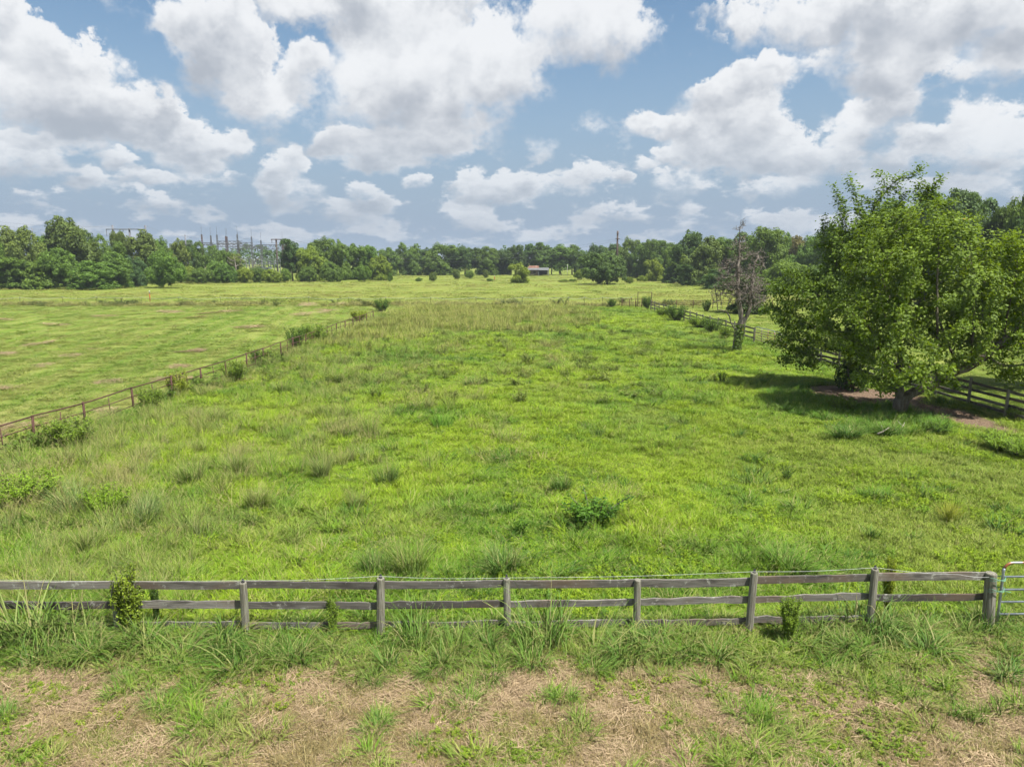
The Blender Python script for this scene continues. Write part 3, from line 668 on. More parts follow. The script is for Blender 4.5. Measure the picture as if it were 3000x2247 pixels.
    S.add('broad', x, y, rng.uniform(0.5, 1.2, len(x)), ramp_cols(rng.uniform(0, 1, len(x)), [(0.095, 0.195, 0.03), (0.13, 0.235, 0.04), (0.175, 0.255, 0.05)]), 0.5, rng.uniform(0.7, 1.2, len(x)), 0.2)
    x, y = points(rng, -12, 14, 7.2, 13.3, 16); yy = y - near_fence_y(x)
    w = 0.8 * sstep(0.52, 0.70, fbm(x, y, 1.3, 87, 3) + 0.20 * sstep(1.5, 4, x) * sstep(-2.6, -1.6, yy) + 0.05) ; k = (yy < 0.2) & (rng.uniform(0, 1, len(x)) < w); x, y = x[k], y[k]
    S.add('forb', x, y, rng.uniform(0.35, 0.75, len(x)), ramp_cols(rng.uniform(0, 1, len(x)), [(0.13, 0.235, 0.025), (0.21, 0.30, 0.025), (0.16, 0.21, 0.04)]), 0.2, rng.uniform(0.7, 1.2, len(x)))
    S.done()
    S = Scatter('cut_straw', 'tan cut dry grass lying in mats on the verge', 'dry grass', ['straw'], 19)
    x, y = points(rng, -12, 14, 7.2, 12.6, 40); st = straw_amount(x, y); k = rng.uniform(0, 1, len(x)) < 0.25 + 0.85 * st
    k &= (y - near_fence_y(x)) < -0.2; x, y = x[k], y[k]
    S.add('straw', x, y, rng.uniform(0.6, 1.3, len(x)), np.tile(np.array((0.3, 0.22, 0.12)), (len(x), 1)), 1.0, rng.uniform(0.6, 1.2, len(x)), 0.06)
    S.done()
    # --- mown hay field on the left
    S = Scatter('mown_hay_grass', 'mown yellow green hay grass with pale cut rows left of the rusty fence', 'grass', ['short', 'far', 'straw'], 23)
    for (y0, y1, d, sc) in ((20, 34, 7, 1.3), (34, 60, 2.6, 2.0), (60, 110, 0.55, 3.4)):
        x, y = points(rng, -110, -13, y0, y1, d); k = mown_amount(x, y) > 0.7; x, y = x[k], y[k]
        u = x + 0.16 * y; rows = fbm(u * 1.0, y * 0.025, 2.2, 101, 4); t = sstep(0.34, 0.66, 0.2 + 0.6 * rows + 0.14 * np.sin(u * 2.6 + rows * 9.0) + rng.normal(0, 0.025, len(x)))
        cc = ramp_cols(t, [(0.130, 0.230, 0.026), (0.170, 0.255, 0.036), (0.215, 0.262, 0.058)])
        drying = (sstep(42, 24, y) * sstep(0.40, 0.66, fbm(x, y, 3.0, 103, 3)))[:, None] * 0.7
        cc = cc * (1 - drying) + drying * np.array((0.27, 0.235, 0.11)); keep = rng.uniform(0, 1, len(x)) < 1 - 0.55 * drying[:, 0]
        S.add('short', x[keep], y[keep], rng.uniform(0.6, 1.0, keep.sum()) * (0.8 + 0.2 * sc), cc[keep], 0.7, rng.uniform(0.8, 1.2, keep.sum()) * sc)
        x, y = points(rng, -110, -13, y0, y1, d * 0.5); k = mown_amount(x, y) > 0.8; x, y = x[k], y[k]
        u = x + 0.16 * y; k = rng.uniform(0, 1, len(x)) < 0.22 * sstep(0.58, 0.74, fbm(u, y * 0.05, 0.9, 107, 4)); x, y = x[k], y[k]
        S.add('straw', x, y, rng.uniform(0.8, 1.4, len(x)) * sc * .7, np.tile(np.array((0.3, 0.22, 0.12)), (len(x), 1)), 1.0, rng.uniform(0.8, 1.5, len(x)) * sc)
    S.done()
    # --- beyond the tape, and the paddocks to the right
    S = Scatter('far_field_grass', 'even yellow green grass of the far hay field', 'grass', ['far', 'fargold', 'weed'], 29)
    for (y0, y1, d, sc) in ((104, 150, 0.13, 1.5), (150, 300, 0.03, 2.6)):
        x, y = points(rng, -200, 200, y0, y1, d); t = fbm(x * 0.15, y, 9, 111, 3)
        S.add('far', x, y, rng.uniform(0.5, 0.9, len(x)), ramp_cols(sstep(0.3, 0.7, t), [(0.15, 0.225, 0.03), (0.20, 0.25, 0.045), (0.24, 0.255, 0.07)]), 0.5, rng.uniform(0.8, 1.4, len(x)) * sc)
    x, y = points(rng, -90, 30, 105.5, 112, 0.55); k = fbm(x, y, 5, 113, 3) > 0.47; x, y = x[k], y[k]
    S.add('fargold', x, y, rng.uniform(0.5, 0.9, len(x)), ramp_cols(rng.uniform(0, 1, len(x)), [(0.15, 0.20, 0.04), (0.25, 0.25, 0.08)]), 0.6, rng.uniform(0.7, 1.3, len(x)))
    x, y = points(rng, -90, 30, 105.5, 112, 0.10); k = fbm(x, y, 6, 117, 3) > 0.5; x, y = x[k], y[k]
    S.add('weed', x, y, rng.uniform(0.8, 1.7, len(x)), np.tile(np.array((0.07, 0.105, 0.03)), (len(x), 1)), 0.3, rng.uniform(1.5, 3.0, len(x)))
    S.done()
    S = Scatter('right_paddock_grass', 'green grass round the big trees and beyond the right board fence', 'grass', ['short', 'mid', 'far'], 31)
    for (y0, y1, d, sc) in ((14, 40, 6, 1.5), (40, 70, 1.8, 2.2), (70, 104, 0.6, 3.2)):
        x, y = points(rng, 18, 75, y0, y1, d); k = (x > right_fence_x(y) + 0.2); x, y = x[k], y[k]
        S.add('short', x, y, rng.uniform(0.7, 1.2, len(x)), ramp_cols(fbm(x, y, 4, 121, 3), [(0.12, 0.21, 0.025), (0.17, 0.26, 0.03), (0.22, 0.28, 0.05)]), 0.5, rng.uniform(0.8, 1.2, len(x)) * sc)
    x, y = points(rng, 17, 26, 26, 60, 2.2); k = (np.abs(x - right_fence_x(y)) < 0.7); x, y = x[k], y[k]
    S.add('mid', x, y, rng.uniform(0.6, 1.1, len(x)), ramp_cols(rng.uniform(0, 1, len(x)), [DEEP, GREEN, OLIVE]), 0.5, rng.uniform(1.0, 1.6, len(x)))
    x, y = points(rng, 11, 19.5, 27.5, 40, 9); d_ = ((x - 16.2) / 3.6) ** 2 + ((y - 33.5) / 5.2) ** 2 + (fbm(x, y, 2.0, 171, 3) - 0.5) * 1.2; k = (d_ < 1.0) & (dirt_amount(x, y) < 0.3) & in_pasture(x, y); x, y = x[k], y[k]
    S.add('mid', x, y, rng.uniform(0.8, 1.5, len(x)), ramp_cols(rng.uniform(0, 1, len(x)), [(0.09, 0.22, 0.024), (0.13, 0.27, 0.03), (0.17, 0.28, 0.04)]), 0.2, rng.uniform(0.9, 1.6, len(x)))
    S.done()
build_grass()

# ------------------------------------------------------------------ board fences
def board_mesh(rng, L, h, t=0.038, wavy=0.006, n=14):
    """a plank along +x, centred on z, edges worn uneven"""
    s = np.linspace(0, L, n); w = np.cumsum(rng.normal(0, wavy * 0.5, n)); w -= np.linspace(w[0], w[-1], n)
    top = h / 2 + rng.normal(0, wavy, n) + w; bot = -h / 2 + rng.normal(0, wavy, n) * 0.7 + w; sag = np.sin(s / L * math.pi) * rng.normal(-0.006, 0.008)
    V = np.stack([np.stack([s, np.full(n, y), z + sag], -1) for (y, z) in ((-t / 2, bot), (t / 2, bot), (t / 2, top), (-t / 2, top))], 1).reshape(-1, 3)
    i = (np.arange(n - 1) * 4)[:, None] + np.arange(4)[None, :]; j = (np.arange(n - 1) * 4)[:, None] + ((np.arange(4) + 1) % 4)[None, :]
    Q = np.stack([i, j, j + 4, i + 4], -1).reshape(-1, 4)
    e = (n - 1) * 4; Q = np.vstack([Q, [[3, 2, 1, 0], [e, e + 1, e + 2, e + 3]]])
    return make_mesh('board', V, Q, mat=M['wood'])
def post_mesh(rng, h, r, k=12):
    z = np.array([-0.25, 0.0, h * 0.5, h - 0.015, h]); rr = r * np.array([1.04, 1.03, 1.0, 0.97, 0.88])
    th = np.arange(k) / k * 2 * math.pi; wob = 1 + rng.normal(0, 0.025, k)
    V = np.vstack([np.stack([np.cos(th) * rr[i] * wob, np.sin(th) * rr[i] * wob, np.full(k, z[i])], -1) for i in range(5)] + [[[0, 0, h + 0.004]]])
    i = np.arange(4)[:, None] * k; j = np.arange(k)[None, :]; j2 = (j + 1) % k
    Q = np.stack([i + j, i + j2, i + k + j2, i + k + j], -1).reshape(-1, 4); T = np.array([(4 * k + q, 4 * k + (q + 1) % k, 5 * k) for q in range(k)])
    return make_mesh('post', V, [Q, T], mat=M['post'])
def insulator(parent, h):
    m = MB(); m.tube([(0, 0, h), (0, 0, h + 0.02), (0, 0, h + 0.035), (0, 0, h + 0.05), (0, 0, h + 0.075)], [0.032, 0.032, 0.018, 0.026, 0.012], 8)
    return m.build('insulator', M['black'], parent)

def near_fence():
    rng = np.random.default_rng(3)
    px_x = [-14.7, -12.25, -9.8, -7.38, -5.00, -2.47, -0.08, 2.36, 4.50, 6.81, 9.10]       # where each post stands along the line
    tops = [1.10, 1.08, 1.10, 1.06, 1.08, 1.165, 1.11, 1.085, 1.19, 1.25, 1.15]
    def at_x(x): return np.array([x, float(near_fence_y(x))])
    o = at_x(-2.47); root = empty('board_fence', (o[0], o[1], 0))
    tag(root, 'weathered grey three board fence on round posts crossing the foreground', 'fence')
    ps = []
    for i, (x, h) in enumerate(zip(px_x, tops)):
        r = 0.072 * rng.uniform(0.92, 1.08) if i != 10 else 0.10
        q = at_x(x) - o
        p = link('post', post_mesh(rng, h, r), root, (q[0], q[1], 0)); p.rotation_euler = (rng.normal(0, 0.02), rng.normal(0, 0.022) + (0.04 if i == 10 else 0), rng.uniform(0, 6))
        ps.append(q)
        if i in (0, 2, 4, 5, 6, 8, 9): insulator(p, h)
    for i in range(10):                                                 # one plank per bay and level, behind the posts
        a, b_ = ps[i], ps[i + 1]; L = float(np.linalg.norm(b_ - a)) - (0.0 if i < 9 else 0.05); k = i - 5; an = math.atan2(b_[1] - a[1], b_[0] - a[0])
        lift = {1: -0.01, 2: 0.0, 3: 0.03, 4: 0.06}.get(k, 0.0); tilt = {1: 0.004, 2: 0.010, 3: 0.012, 4: -0.004}.get(k, 0.0)
        for (z, hh, wv, lev) in ((0.985, 0.148, 0.003, 0), (0.585, 0.138, 0.005, 1), (0.175, 0.130, 0.007, 2)):
            if lev == 2 and k == 4: continue                             # the lowest plank is missing beside the gate
            wv2 = wv * (2.0 if k in (2, 3) and lev else 1.0)
            b2 = link('board', board_mesh(rng, L - rng.uniform(0.004, 0.02), hh * rng.uniform(0.9, 1.05), wavy=wv2), root, (a[0] + rng.uniform(0.002, 0.012) - 0.094 * math.sin(an), a[1] + 0.094 * math.cos(an) + rng.uniform(-.004, .004), z + lift + rng.normal(0, 0.010)))
            b2.rotation_euler = (rng.normal(0, 0.03), -tilt + rng.normal(0, 0.005), an)
    # live wire on the insulators
    w = MB(); hs = [(px_x[i], tops[i] + 0.055) for i in (0, 2, 4, 5, 6, 8, 9)] + [(8.4, 1.15), (9.08, 1.10)]
    pts = []
    for (a, b_) in zip(hs[:-1], hs[1:]):
        for s in np.linspace(0, 1, 8)[:-1]:
            q = at_x(a[0] + (b_[0] - a[0]) * s); pts.append((q[0], q[1] - 0.03, a[1] + (b_[1] - a[1]) * s - 0.03 * math.sin(s * math.pi)))
    q = at_x(hs[-1][0]); pts.append((q[0], q[1] - 0.03, hs[-1][1])); w.tube(pts, 0.0028, 4)
    wo = w.build('fence_wire', M['cord'])
    tag(wo, 'thin pale live wire strung along the tops of the foreground posts', 'wire')
    return at_x(9.10)
FEND = near_fence(); FANG = math.atan(0.02)

def tube_gate(name, label, loc, rz, L, H, rails, mat, top_mat, stays=(0.5,), r=0.024, group=None):
    g = empty(name, loc, rz); tag(g, label, 'gate', group)
    c = 0.16; arc = [(c - c * math.cos(a), 0, H - c + c * math.sin(a)) for a in np.linspace(0, math.pi / 2, 6)]
    arc2 = [(L - p[0], 0, p[2]) for p in reversed(arc)]
    m = MB(); m.tube([(0, 0, 0.12)] + [(0, 0, 0.12 + (H - c - 0.12) * s) for s in (0.33, 0.66)] + arc[:2], r, 8); m.build('side_tube', mat, g, True)
    m = MB(); m.tube([(L, 0, 0.12), (L, 0, 0.5)] + arc2[-2:][::-1], r, 8); m.build('side_tube', mat, g, True)
    m = MB(); m.tube(arc[1:] + arc2[:-1], r * 1.01, 8); m.build('top_tube', top_mat, g, True)
    for z in rails:
        m = MB(); m.tube([(0, 0, z), (L * 0.5, 0, z), (L, 0, z)], r * 0.85, 8); m.build('rail', mat, g, True)
    for s in stays:
        m = MB(); m.tube([(L * s, r * 1.1, 0.12), (L * s, r * 1.1, H)], r * 0.8, 6); m.build('stay', mat, g, True)
    return g
gl = Vector((FEND[0] + 0.17, FEND[1] + 0.01, 0))
gate_a = tube_gate('field_gate', 'galvanised tube gate with rusty top bar at the right edge', (gl.x, gl.y, 0.02), FANG, 3.6, 1.34, (0.30, 0.55, 0.80, 1.06), M['galv'], M['galvrust'], (0.5,))
def gate_twine():
    rng = np.random.default_rng(8); m = MB()
    for z0, n in ((1.02, 3), (0.80, 3)):
        for q in range(n):
            th = np.linspace(0, 2 * math.pi, 15); z = z0 + q * 0.018
            m.tube([(-0.17 + (0.115 if math.cos(t) < 0 else 0.215) * math.cos(t), 0.118 * math.sin(t), z + 0.02 * math.sin(3 * t + q)) for t in th], 0.005, 4)
    m.tube([(-0.22, -0.115, 1.02), (-0.19, -0.12, 0.92), (-0.13, -0.118, 0.80)], 0.005, 4)
    m.tube([(0.04, -0.05, 0.80), (0.06, -0.06, 0.74), (0.03, -0.05, 0.68)], 0.006, 4); m.tube([(0.04, -0.05, 0.80), (0.10, -0.06, 0.78), (0.15, -0.06, 0.77)], 0.006, 4)
    o = m.build('baling_twine', M['twine']); o.location = (gl.x, gl.y, 0.02); o.rotation_euler.z = FANG
    tag(o, 'green baling twine tying the gate to the end post', 'twine')
gate_twine()

def line_pts(fx, y0, y1, sp):
    ys = []; y = y0
    while y < y1: ys.append(y); y += sp
    return [(float(fx(q)), q) for q in ys]

def right_fence():
    rng = np.random.default_rng(12)
    def run(y0, y1, label, rails):
        P = line_pts(right_fence_x, y0, y1, 2.42); root = empty('board_fence', (P[0][0], P[0][1], 0)); tag(root, label, 'fence', 'board fence runs along the right side of the pasture')
        for i, (x, y) in enumerate(P):
            p = link('post', post_mesh(rng, 1.32 * rng.uniform(0.95, 1.04), 0.07, 8), root, (x - P[0][0], y - P[0][1], float(gz(x, y))))
            p.rotation_euler = (rng.normal(0, 0.02), rng.normal(0, 0.02), 0)
        for i in range(len(P) - 1):
            a, b_ = P[i], P[i + 1]; L = math.dist(a, b_); an = math.atan2(b_[1] - a[1], b_[0] - a[0])
            for z in rails:
                me = board_mesh(rng, L - 0.005, 0.13, wavy=0.006, n=7)
                o = link('board', me, root, (a[0] - P[0][0] + 0.09, a[1] - P[0][1], z + float(gz(*a)) + rng.normal(0, 0.015))); o.rotation_euler = (rng.normal(0, 0.03), rng.normal(0, 0.006), an)
        return P
    run(23.95, 52.5, 'grey four board fence right of the big leafy trees', (0.2, 0.5, 0.82, 1.13))
    run(59.6, 99.5, 'grey board fence running from the dead tree to the far corner', (0.35, 0.72, 1.1))
right_fence()
gp = Vector((float(right_fence_x(59.4)), 59.4, 0)); gq = Vector((float(right_fence_x(53.2)), 53.2, 0)); gd = gq - gp
tube_gate('field_gate', 'pale tube gate in the right fence beyond the dead tree', (gp.x, gp.y, 0.05), math.atan2(gd.y, gd.x), gd.length * 0.8, 1.3, (0.25, 0.45, 0.65, 0.86, 1.08), M['galvrust'], M['galv'], (0.25, 0.5, 0.75), r=0.03)

def pipe_fence_run(name, label, P, post_r, rail_zs, H, stay=True, rng=None, group=None, mat='rust'):
    root = empty(name, (P[0][0], P[0][1], 0)); tag(root, label, 'fence', group); x0, y0 = P[0]
    me = MB(); me.tube([(0, 0, -0.2), (0, 0, H * 0.5), (0, 0, H)], post_r, 8); pm = me.mesh('post', M[mat], True)
    me = MB(); me.tube([(0, 0, -0.1), (0, 0, H * 0.9)], post_r * 0.45, 6); sm = me.mesh('stay', M[mat], True)
    for i, (x, y) in enumerate(P):
        p = link('post', pm, root, (x - x0, y - y0, float(gz(x, y)))); p.rotation_euler = (rng.normal(0, 0.02), rng.normal(0, 0.02), 0); p.scale = (1, 1, rng.uniform(0.97, 1.04))
    for a, b_ in zip(P[:-1], P[1:]):
        for z in rail_zs:
            m = MB(); z0, z1 = z + float(gz(*a)) + rng.normal(0, 0.012), z + float(gz(*b_)) + rng.normal(0, 0.012)
            m.tube([(a[0] - x0, a[1] - y0, z0), ((a[0] + b_[0]) / 2 - x0, (a[1] + b_[1]) / 2 - y0, (z0 + z1) / 2 - 0.012), (b_[0] - x0, b_[1] - y0, z1)], post_r * (0.62 if z > H * 0.85 else 0.42), 6)
            m.build('rail', M[mat], root, True)
        if stay:
            mx, my = (a[0] + b_[0]) / 2 + rng.normal(0, 0.2) * 0, (a[1] + b_[1]) / 2
            p = link('stay', sm, root, (mx - x0, my - y0, float(gz(mx, my)))); p.rotation_euler = (rng.normal(0, 0.03), rng.normal(0, 0.03), 0)
    return root
def left_fence():
    rng = np.random.default_rng(14)
    P = line_pts(left_fence_x, 20.6, 80, 2.95); P = [(x, y + rng.normal(0, 0.12)) for x, y in P]
    pipe_fence_run('pipe_fence', 'rusty pipe rail fence between mown field and tall pasture', P, 0.048, (0.30, 0.72, 1.12), 1.14, True, rng)
    # one pale concrete-grey post leaning in the line
    P2 = [(float(x_at(1981, 100.5)), 100.5)] + [(float(x_at(px, 100.5)), 100.5) for px in range(2030, 2500, 58)]
    pipe_fence_run('pipe_fence', 'thin rusty pipe fence closing the far side of the right paddock', P2, 0.05, (0.25, 0.55, 0.85, 1.15), 1.2, True, rng)
    P3 = [(float(x_at(px, 103)), 103.0) for px in (1822, 1845, 1862, 1880, 1894)]
    pipe_fence_run('pipe_fence', 'short rusty pipe panels at the far corner of the pasture', P3, 0.055, (0.3, 0.75, 1.2), 1.25, False, rng)
    g = empty('gate_arch', (float(x_at(1888, 104)), 104, 0)); tag(g, 'tall rusty pipe frame standing over the far corner gate', 'gate frame')
    for s in (-1, 1):
        m = MB(); m.tube([(s * 1.0, 0, -0.1), (s * 1.0, 0, 2.1)], 0.05, 6); m.build('upright', M['rust'], g)
    m = MB(); m.tube([(-1.0, 0, 2.1), (1.0, 0, 2.1)], 0.04, 6); m.build('crossbar', M['rust'], g)
left_fence()

# ------------------------------------------------------------------ electric tape fence and marker post
def tape_fence():
    rng = np.random.default_rng(21)
    px = [-120, 60, 185, 285, 415, 525, 647, 775, 905, 1022, 1130, 1262, 1395, 1530, 1665, 1712, 1765, 1850]
    P = [(float(x_at(p, 111 + 0.8 * math.sin(p))), 111 + 0.8 * math.sin(p)) for p in px]
    root = empty('tape_fence', (P[0][0], P[0][1], 0)); tag(root, 'white electric tape on step-in stakes across the far field', 'fence')
    m = MB(); m.tube([(0, 0, -0.1), (0, 0, 1.0)], 0.025, 6); sm = m.mesh('stake', M['black']); m = MB(); m.tube([(0, 0, 0.98), (0, 0, 1.08)], 0.05, 6); cm = m.mesh('stake_cap', M['white'])
    for (x, y) in P:
        s = link('stake', sm, root, (x - P[0][0], y - P[0][1], 0)); link('stake_cap', cm, s)
    for a, b_ in zip(P[:-1], P[1:]):
        sag = rng.uniform(0.08, 0.30); m = MB(); pts = []
        for s in np.linspace(0, 1, 9): pts.append((a[0] + (b_[0] - a[0]) * s - P[0][0], a[1] + (b_[1] - a[1]) * s - P[0][1], 1.0 - sag * 4 * s * (1 - s)))
        m.tube(pts, 0.013, 4); m.build('tape', M['white'], root)
    x = float(x_at(440, 117.5)); g = empty('marker_post', (x, 117.5, 0)); tag(g, 'orange pipeline marker post with white top in the far field', 'marker post')
    m = MB(); m.tube([(0, 0, -0.1), (0, 0, 1.25)], 0.065, 8); m.build('lower_tube', M['orange'], g, True); m = MB(); m.tube([(0, 0, 1.25), (0, 0, 1.72), (0, 0, 1.76)], [0.075, 0.075, 0.05], 8); m.build('white_cap', M['white'], g, True)
    x = float(x_at(1449, 235)); g = empty('marker_post', (x, 235, 0)); tag(g, 'small orange marker post among the shrubs left of the farmhouse', 'marker post')
    m = MB(); m.tube([(0, 0, -0.1), (0, 0, 1.0)], 0.09, 6); m.build('lower_tube', M['orange'], g, True); m = MB(); m.tube([(0, 0, 1.0), (0, 0, 1.5)], 0.1, 6); m.build('white_cap', M['white'], g, True)
tape_fence()

# ------------------------------------------------------------------ trees
def crown_shell(rng, env, n_clump, clump_r, per, leaf, flat=0.92, low=-0.5, inner=0.5, aspect=0.6):
    """leaf faces gathered in clumps over a set of ellipsoids (cx,cy,cz,rx,ry,rz)"""
    env = np.array(env, float); vol = (env[:, 3] * env[:, 4] * env[:, 5]) ** 0.67; pick = rng.choice(len(env), n_clump, p=vol / vol.sum())
    d = rng.normal(0, 1, (n_clump, 3)); d /= np.linalg.norm(d, axis=1)[:, None]; d[:, 2] = np.where(d[:, 2] < low, -d[:, 2], d[:, 2])
    rad = rng.uniform(inner ** 2, 1.0, n_clump) ** 0.5
    c = env[pick, :3] + d * env[pick, 3:] * rad[:, None]
    cr = clump_r * rng.uniform(0.6, 1.35, n_clump)
    n = n_clump * per
    ci = np.repeat(np.arange(n_clump), per); ld = rng.normal(0, 1, (n, 3)) + d[ci] * 0.5; ld[:, 2] += 0.25; ld /= np.linalg.norm(ld, axis=1)[:, None]
    pos = c[ci] + ld * cr[ci][:, None] * np.array([1, 1, flat]) * rng.uniform(0.45, 1.1, n)[:, None] ** 0.8
    pos[:, 2] = np.maximum(pos[:, 2], 0.05)
    nr = ld + rng.normal(0, 0.5, (n, 3)) + np.array([0, 0, 0.2])
    V, Q, T = leaves(rng, pos, nr, leaf, aspect)
    ct = rng.uniform(0, 1, n_clump)
    T = np.clip(0.65 * T + 0.35 * np.repeat(ct[ci], 4), 0, 1)
    return V, Q, T, c
def limbs(m, rng, base, fork, targets, r0, k=7):
    """trunk and curving limbs that reach the clumps"""
    base, fork = np.array(base, float), np.array(fork, float)
    mid = (base + fork) / 2 + rng.normal(0, r0 * 0.6, 3) * [1, 1, 0]
    m.tube([base - [0, 0, 0.2], base + [0, 0, 0.3], mid, fork], [r0 * 1.35, r0 * 1.1, r0 * 0.92, r0 * 0.75], k)
    for t in targets:
        t = np.array(t, float); q = fork + (t - fork) * 0.45 + np.array([0, 0, 0.18 * np.linalg.norm(t - fork)]) + rng.normal(0, 0.15, 3)
        m.tube([fork - (fork - base) * 0.08, fork * 0.6 + q * 0.4, q, t], [r0 * 0.6, r0 * 0.42, r0 * 0.28, r0 * 0.08], 5, cap=False)
def tree_variant(seed, shape):
    rng = np.random.default_rng(seed)
    if shape == 'round':     # dense round-headed broadleaf, unit height 10, width 8
        env = [(0, 0, 6.2, 3.3, 3.3, 3.2), (0, 0, 3.0, 2.8, 2.8, 2.4)] + [(rng.normal(0, 1.8), rng.normal(0, 1.8), rng.uniform(3.6, 7.6), 1.9, 1.9, 1.7) for _ in range(6)]
        cs = crown_shell(rng, env, 200, 0.80, 95, 0.165); fork = (0, 0, 3.4)
    elif shape == 'oval':    # taller, narrower
        env = [(0, 0, 5.6, 2.3, 2.3, 4.0), (0, 0, 3.0, 2.2, 2.2, 2.2)] + [(rng.normal(0, 1.2), rng.normal(0, 1.2), rng.uniform(2.5, 8.6), 1.4, 1.4, 1.5) for _ in range(7)]
        cs = crown_shell(rng, env, 190, 0.72, 95, 0.155); fork = (0, 0, 3.0)
    elif shape == 'spread':  # wide open crown with gaps
        env = [(rng.normal(0, 2.4), rng.normal(0, 2.4), rng.uniform(4.4, 8.4), rng.uniform(1.2, 2.0), rng.uniform(1.2, 2.0), 1.2) for _ in range(13)]
        cs = crown_shell(rng, env, 210, 0.72, 90, 0.155, 0.85); fork = (0, 0, 3.6)
    elif shape == 'edge':    # forest edge tree leafy to the ground
        env = [(rng.normal(0, 0.5), rng.normal(0, 0.5), rng.uniform(4.8, 5.8), rng.uniform(2.1, 2.9), rng.uniform(2.1, 2.9), rng.uniform(3.5, 4.4)), (0, 0, 2.0, 3.2, 3.2, 2.2)] + [(2.6 * math.cos(q), 2.6 * math.sin(q), 1.0, 1.3, 1.3, 1.1) for q in np.arange(0, 6.2, 1.05)] + [(rng.normal(0, 2.1), rng.normal(0, 2.1), rng.uniform(1.2, 8.8), *([rng.uniform(0.9, 1.9)] * 2), rng.uniform(0.9, 1.8)) for _ in range(9)]
        cs = crown_shell(rng, env, 340, 0.80, 85, 0.165, low=-0.95); fork = (0, 0, 2.6)
    elif shape == 'bush':    # unit height 10, width ~12: broad bush to the ground
        env = [(0, 0, 4.2, 5.2, 5.2, 4.6)] + [(rng.normal(0, 3.0), rng.normal(0, 3.0), rng.uniform(2.0, 7.5), 2.6, 2.6, 2.2) for _ in range(6)]
        cs = crown_shell(rng, env, 300, 1.05, 90, 0.21, low=-0.95); fork = (0, 0, 2.0)
    elif shape == 'pine':
        pts = []; rr = []
        env = []
        for z in np.arange(4.6, 9.9, 0.5):
            w = 1.9 * (1 - ((z - 4.2) / 6.2) ** 1.4) + 0.25
            for q in range(5):
                a = rng.uniform(0, 6.28); env.append((math.cos(a) * w * 0.7, math.sin(a) * w * 0.7, z + rng.normal(0, 0.2), 0.65, 0.65, 0.35))
        cs = crown_shell(rng, env, 150, 0.55, 70, 0.22, 0.6, aspect=0.22); fork = (0, 0, 8.6)
    V, Q, T, c = cs
    crown = make_mesh('crown', V, Q, {'tint': ('FLOAT', 'POINT', T)}, M['leaf_far'])
    m = MB(); tg = c[rng.choice(len(c), 9, replace=False)]
    limbs(m, rng, (0, 0, 0), fork, tg, 0.24 if shape != 'pine' else 0.2)
    trunk = m.mesh('trunk', M['bark'], True)
    hx = np.abs(V[:, :2]); return crown, trunk, float(np.percentile(V[:, 2], 99.5)), float(np.percentile(hx, 98) * 2)
VAR = {}
for sh, n in (('round', 5), ('oval', 3), ('spread', 3), ('edge', 8), ('bush', 3), ('pine', 2)):
    VAR[sh] = [tree_variant(100 + 7 * i + hash2(np.array([len(sh)]), np.array([i]), 3)[0].astype(int) + 31 * list('robsep').index({'round': 'r', 'oval': 'o', 'spread': 's', 'edge': 'e', 'bush': 'b', 'pine': 'p'}[sh]), sh) for i in range(n)]
UNIT_W = {'round': 8.2, 'oval': 6.4, 'spread': 8.5, 'edge': 7.6, 'bush': 12.5, 'pine': 4.2}
tree_rng = np.random.default_rng(77)
OAK, DARK, YEL, OLV, MIDG, BLU = (0.100, 0.175, 0.038), (0.068, 0.125, 0.036), (0.155, 0.225, 0.036), (0.120, 0.175, 0.048), (0.120, 0.205, 0.042), (0.080, 0.145, 0.056)
BROWN = (0.15, 0.145, 0.06)
ALL_TREES = []
def tree(name, label, cat, px, Y, top, wpx, shape, col, group=None, base_z=0.0):
    H = max(0.8, z_at(top, Y)); W = wpx / F * (Y * CP + 1.2) * (1.22 if shape != 'bush' else 1.05)
    x = float(x_at(px, Y)); i = int(tree_rng.integers(len(VAR[shape]))); crown, trunk, uh, uw = VAR[shape][i]
    root = empty(name, (x, Y, base_z), float(tree_rng.uniform(0, 6.28)))
    sx = W / uw; root.scale = (sx * tree_rng.uniform(0.93, 1.07), sx * tree_rng.uniform(0.93, 1.07), H / uh)
    t = link('trunk', trunk, root); c = link('crown', crown, root)
    f = tree_rng.uniform(0.88, 1.12); c.color = (col[0] * f * tree_rng.uniform(0.92, 1.08), col[1] * f, col[2] * f, 1)
    tag(root, label, cat, group); return root
ORD = ['first', 'second', 'third', 'fourth', 'fifth', 'sixth', 'seventh', 'eighth', 'ninth', 'tenth', 'eleventh', 'twelfth', 'thirteenth', 'fourteenth', 'fifteenth', 'sixteenth',
       'seventeenth', 'eighteenth', 'nineteenth', 'twentieth', 'twenty-first', 'twenty-second', 'twenty-third', 'twenty-fourth', 'twenty-fifth', 'twenty-sixth', 'twenty-seventh', 'twenty-eighth']
def tree_row(rows, kindname, where, group, cat='tree'):
    """rows sorted left to right: px, distance, top row, width px, shape, colour, look"""
    rows = sorted(rows, key=lambda r: r[0])
    for i, (px, Y, top, w, sh, col, look) in enumerate(rows):
        tree(kindname, '%s, %s from left %s' % (look, ORD[i], where), cat, px, Y, top, w, sh, col, group)

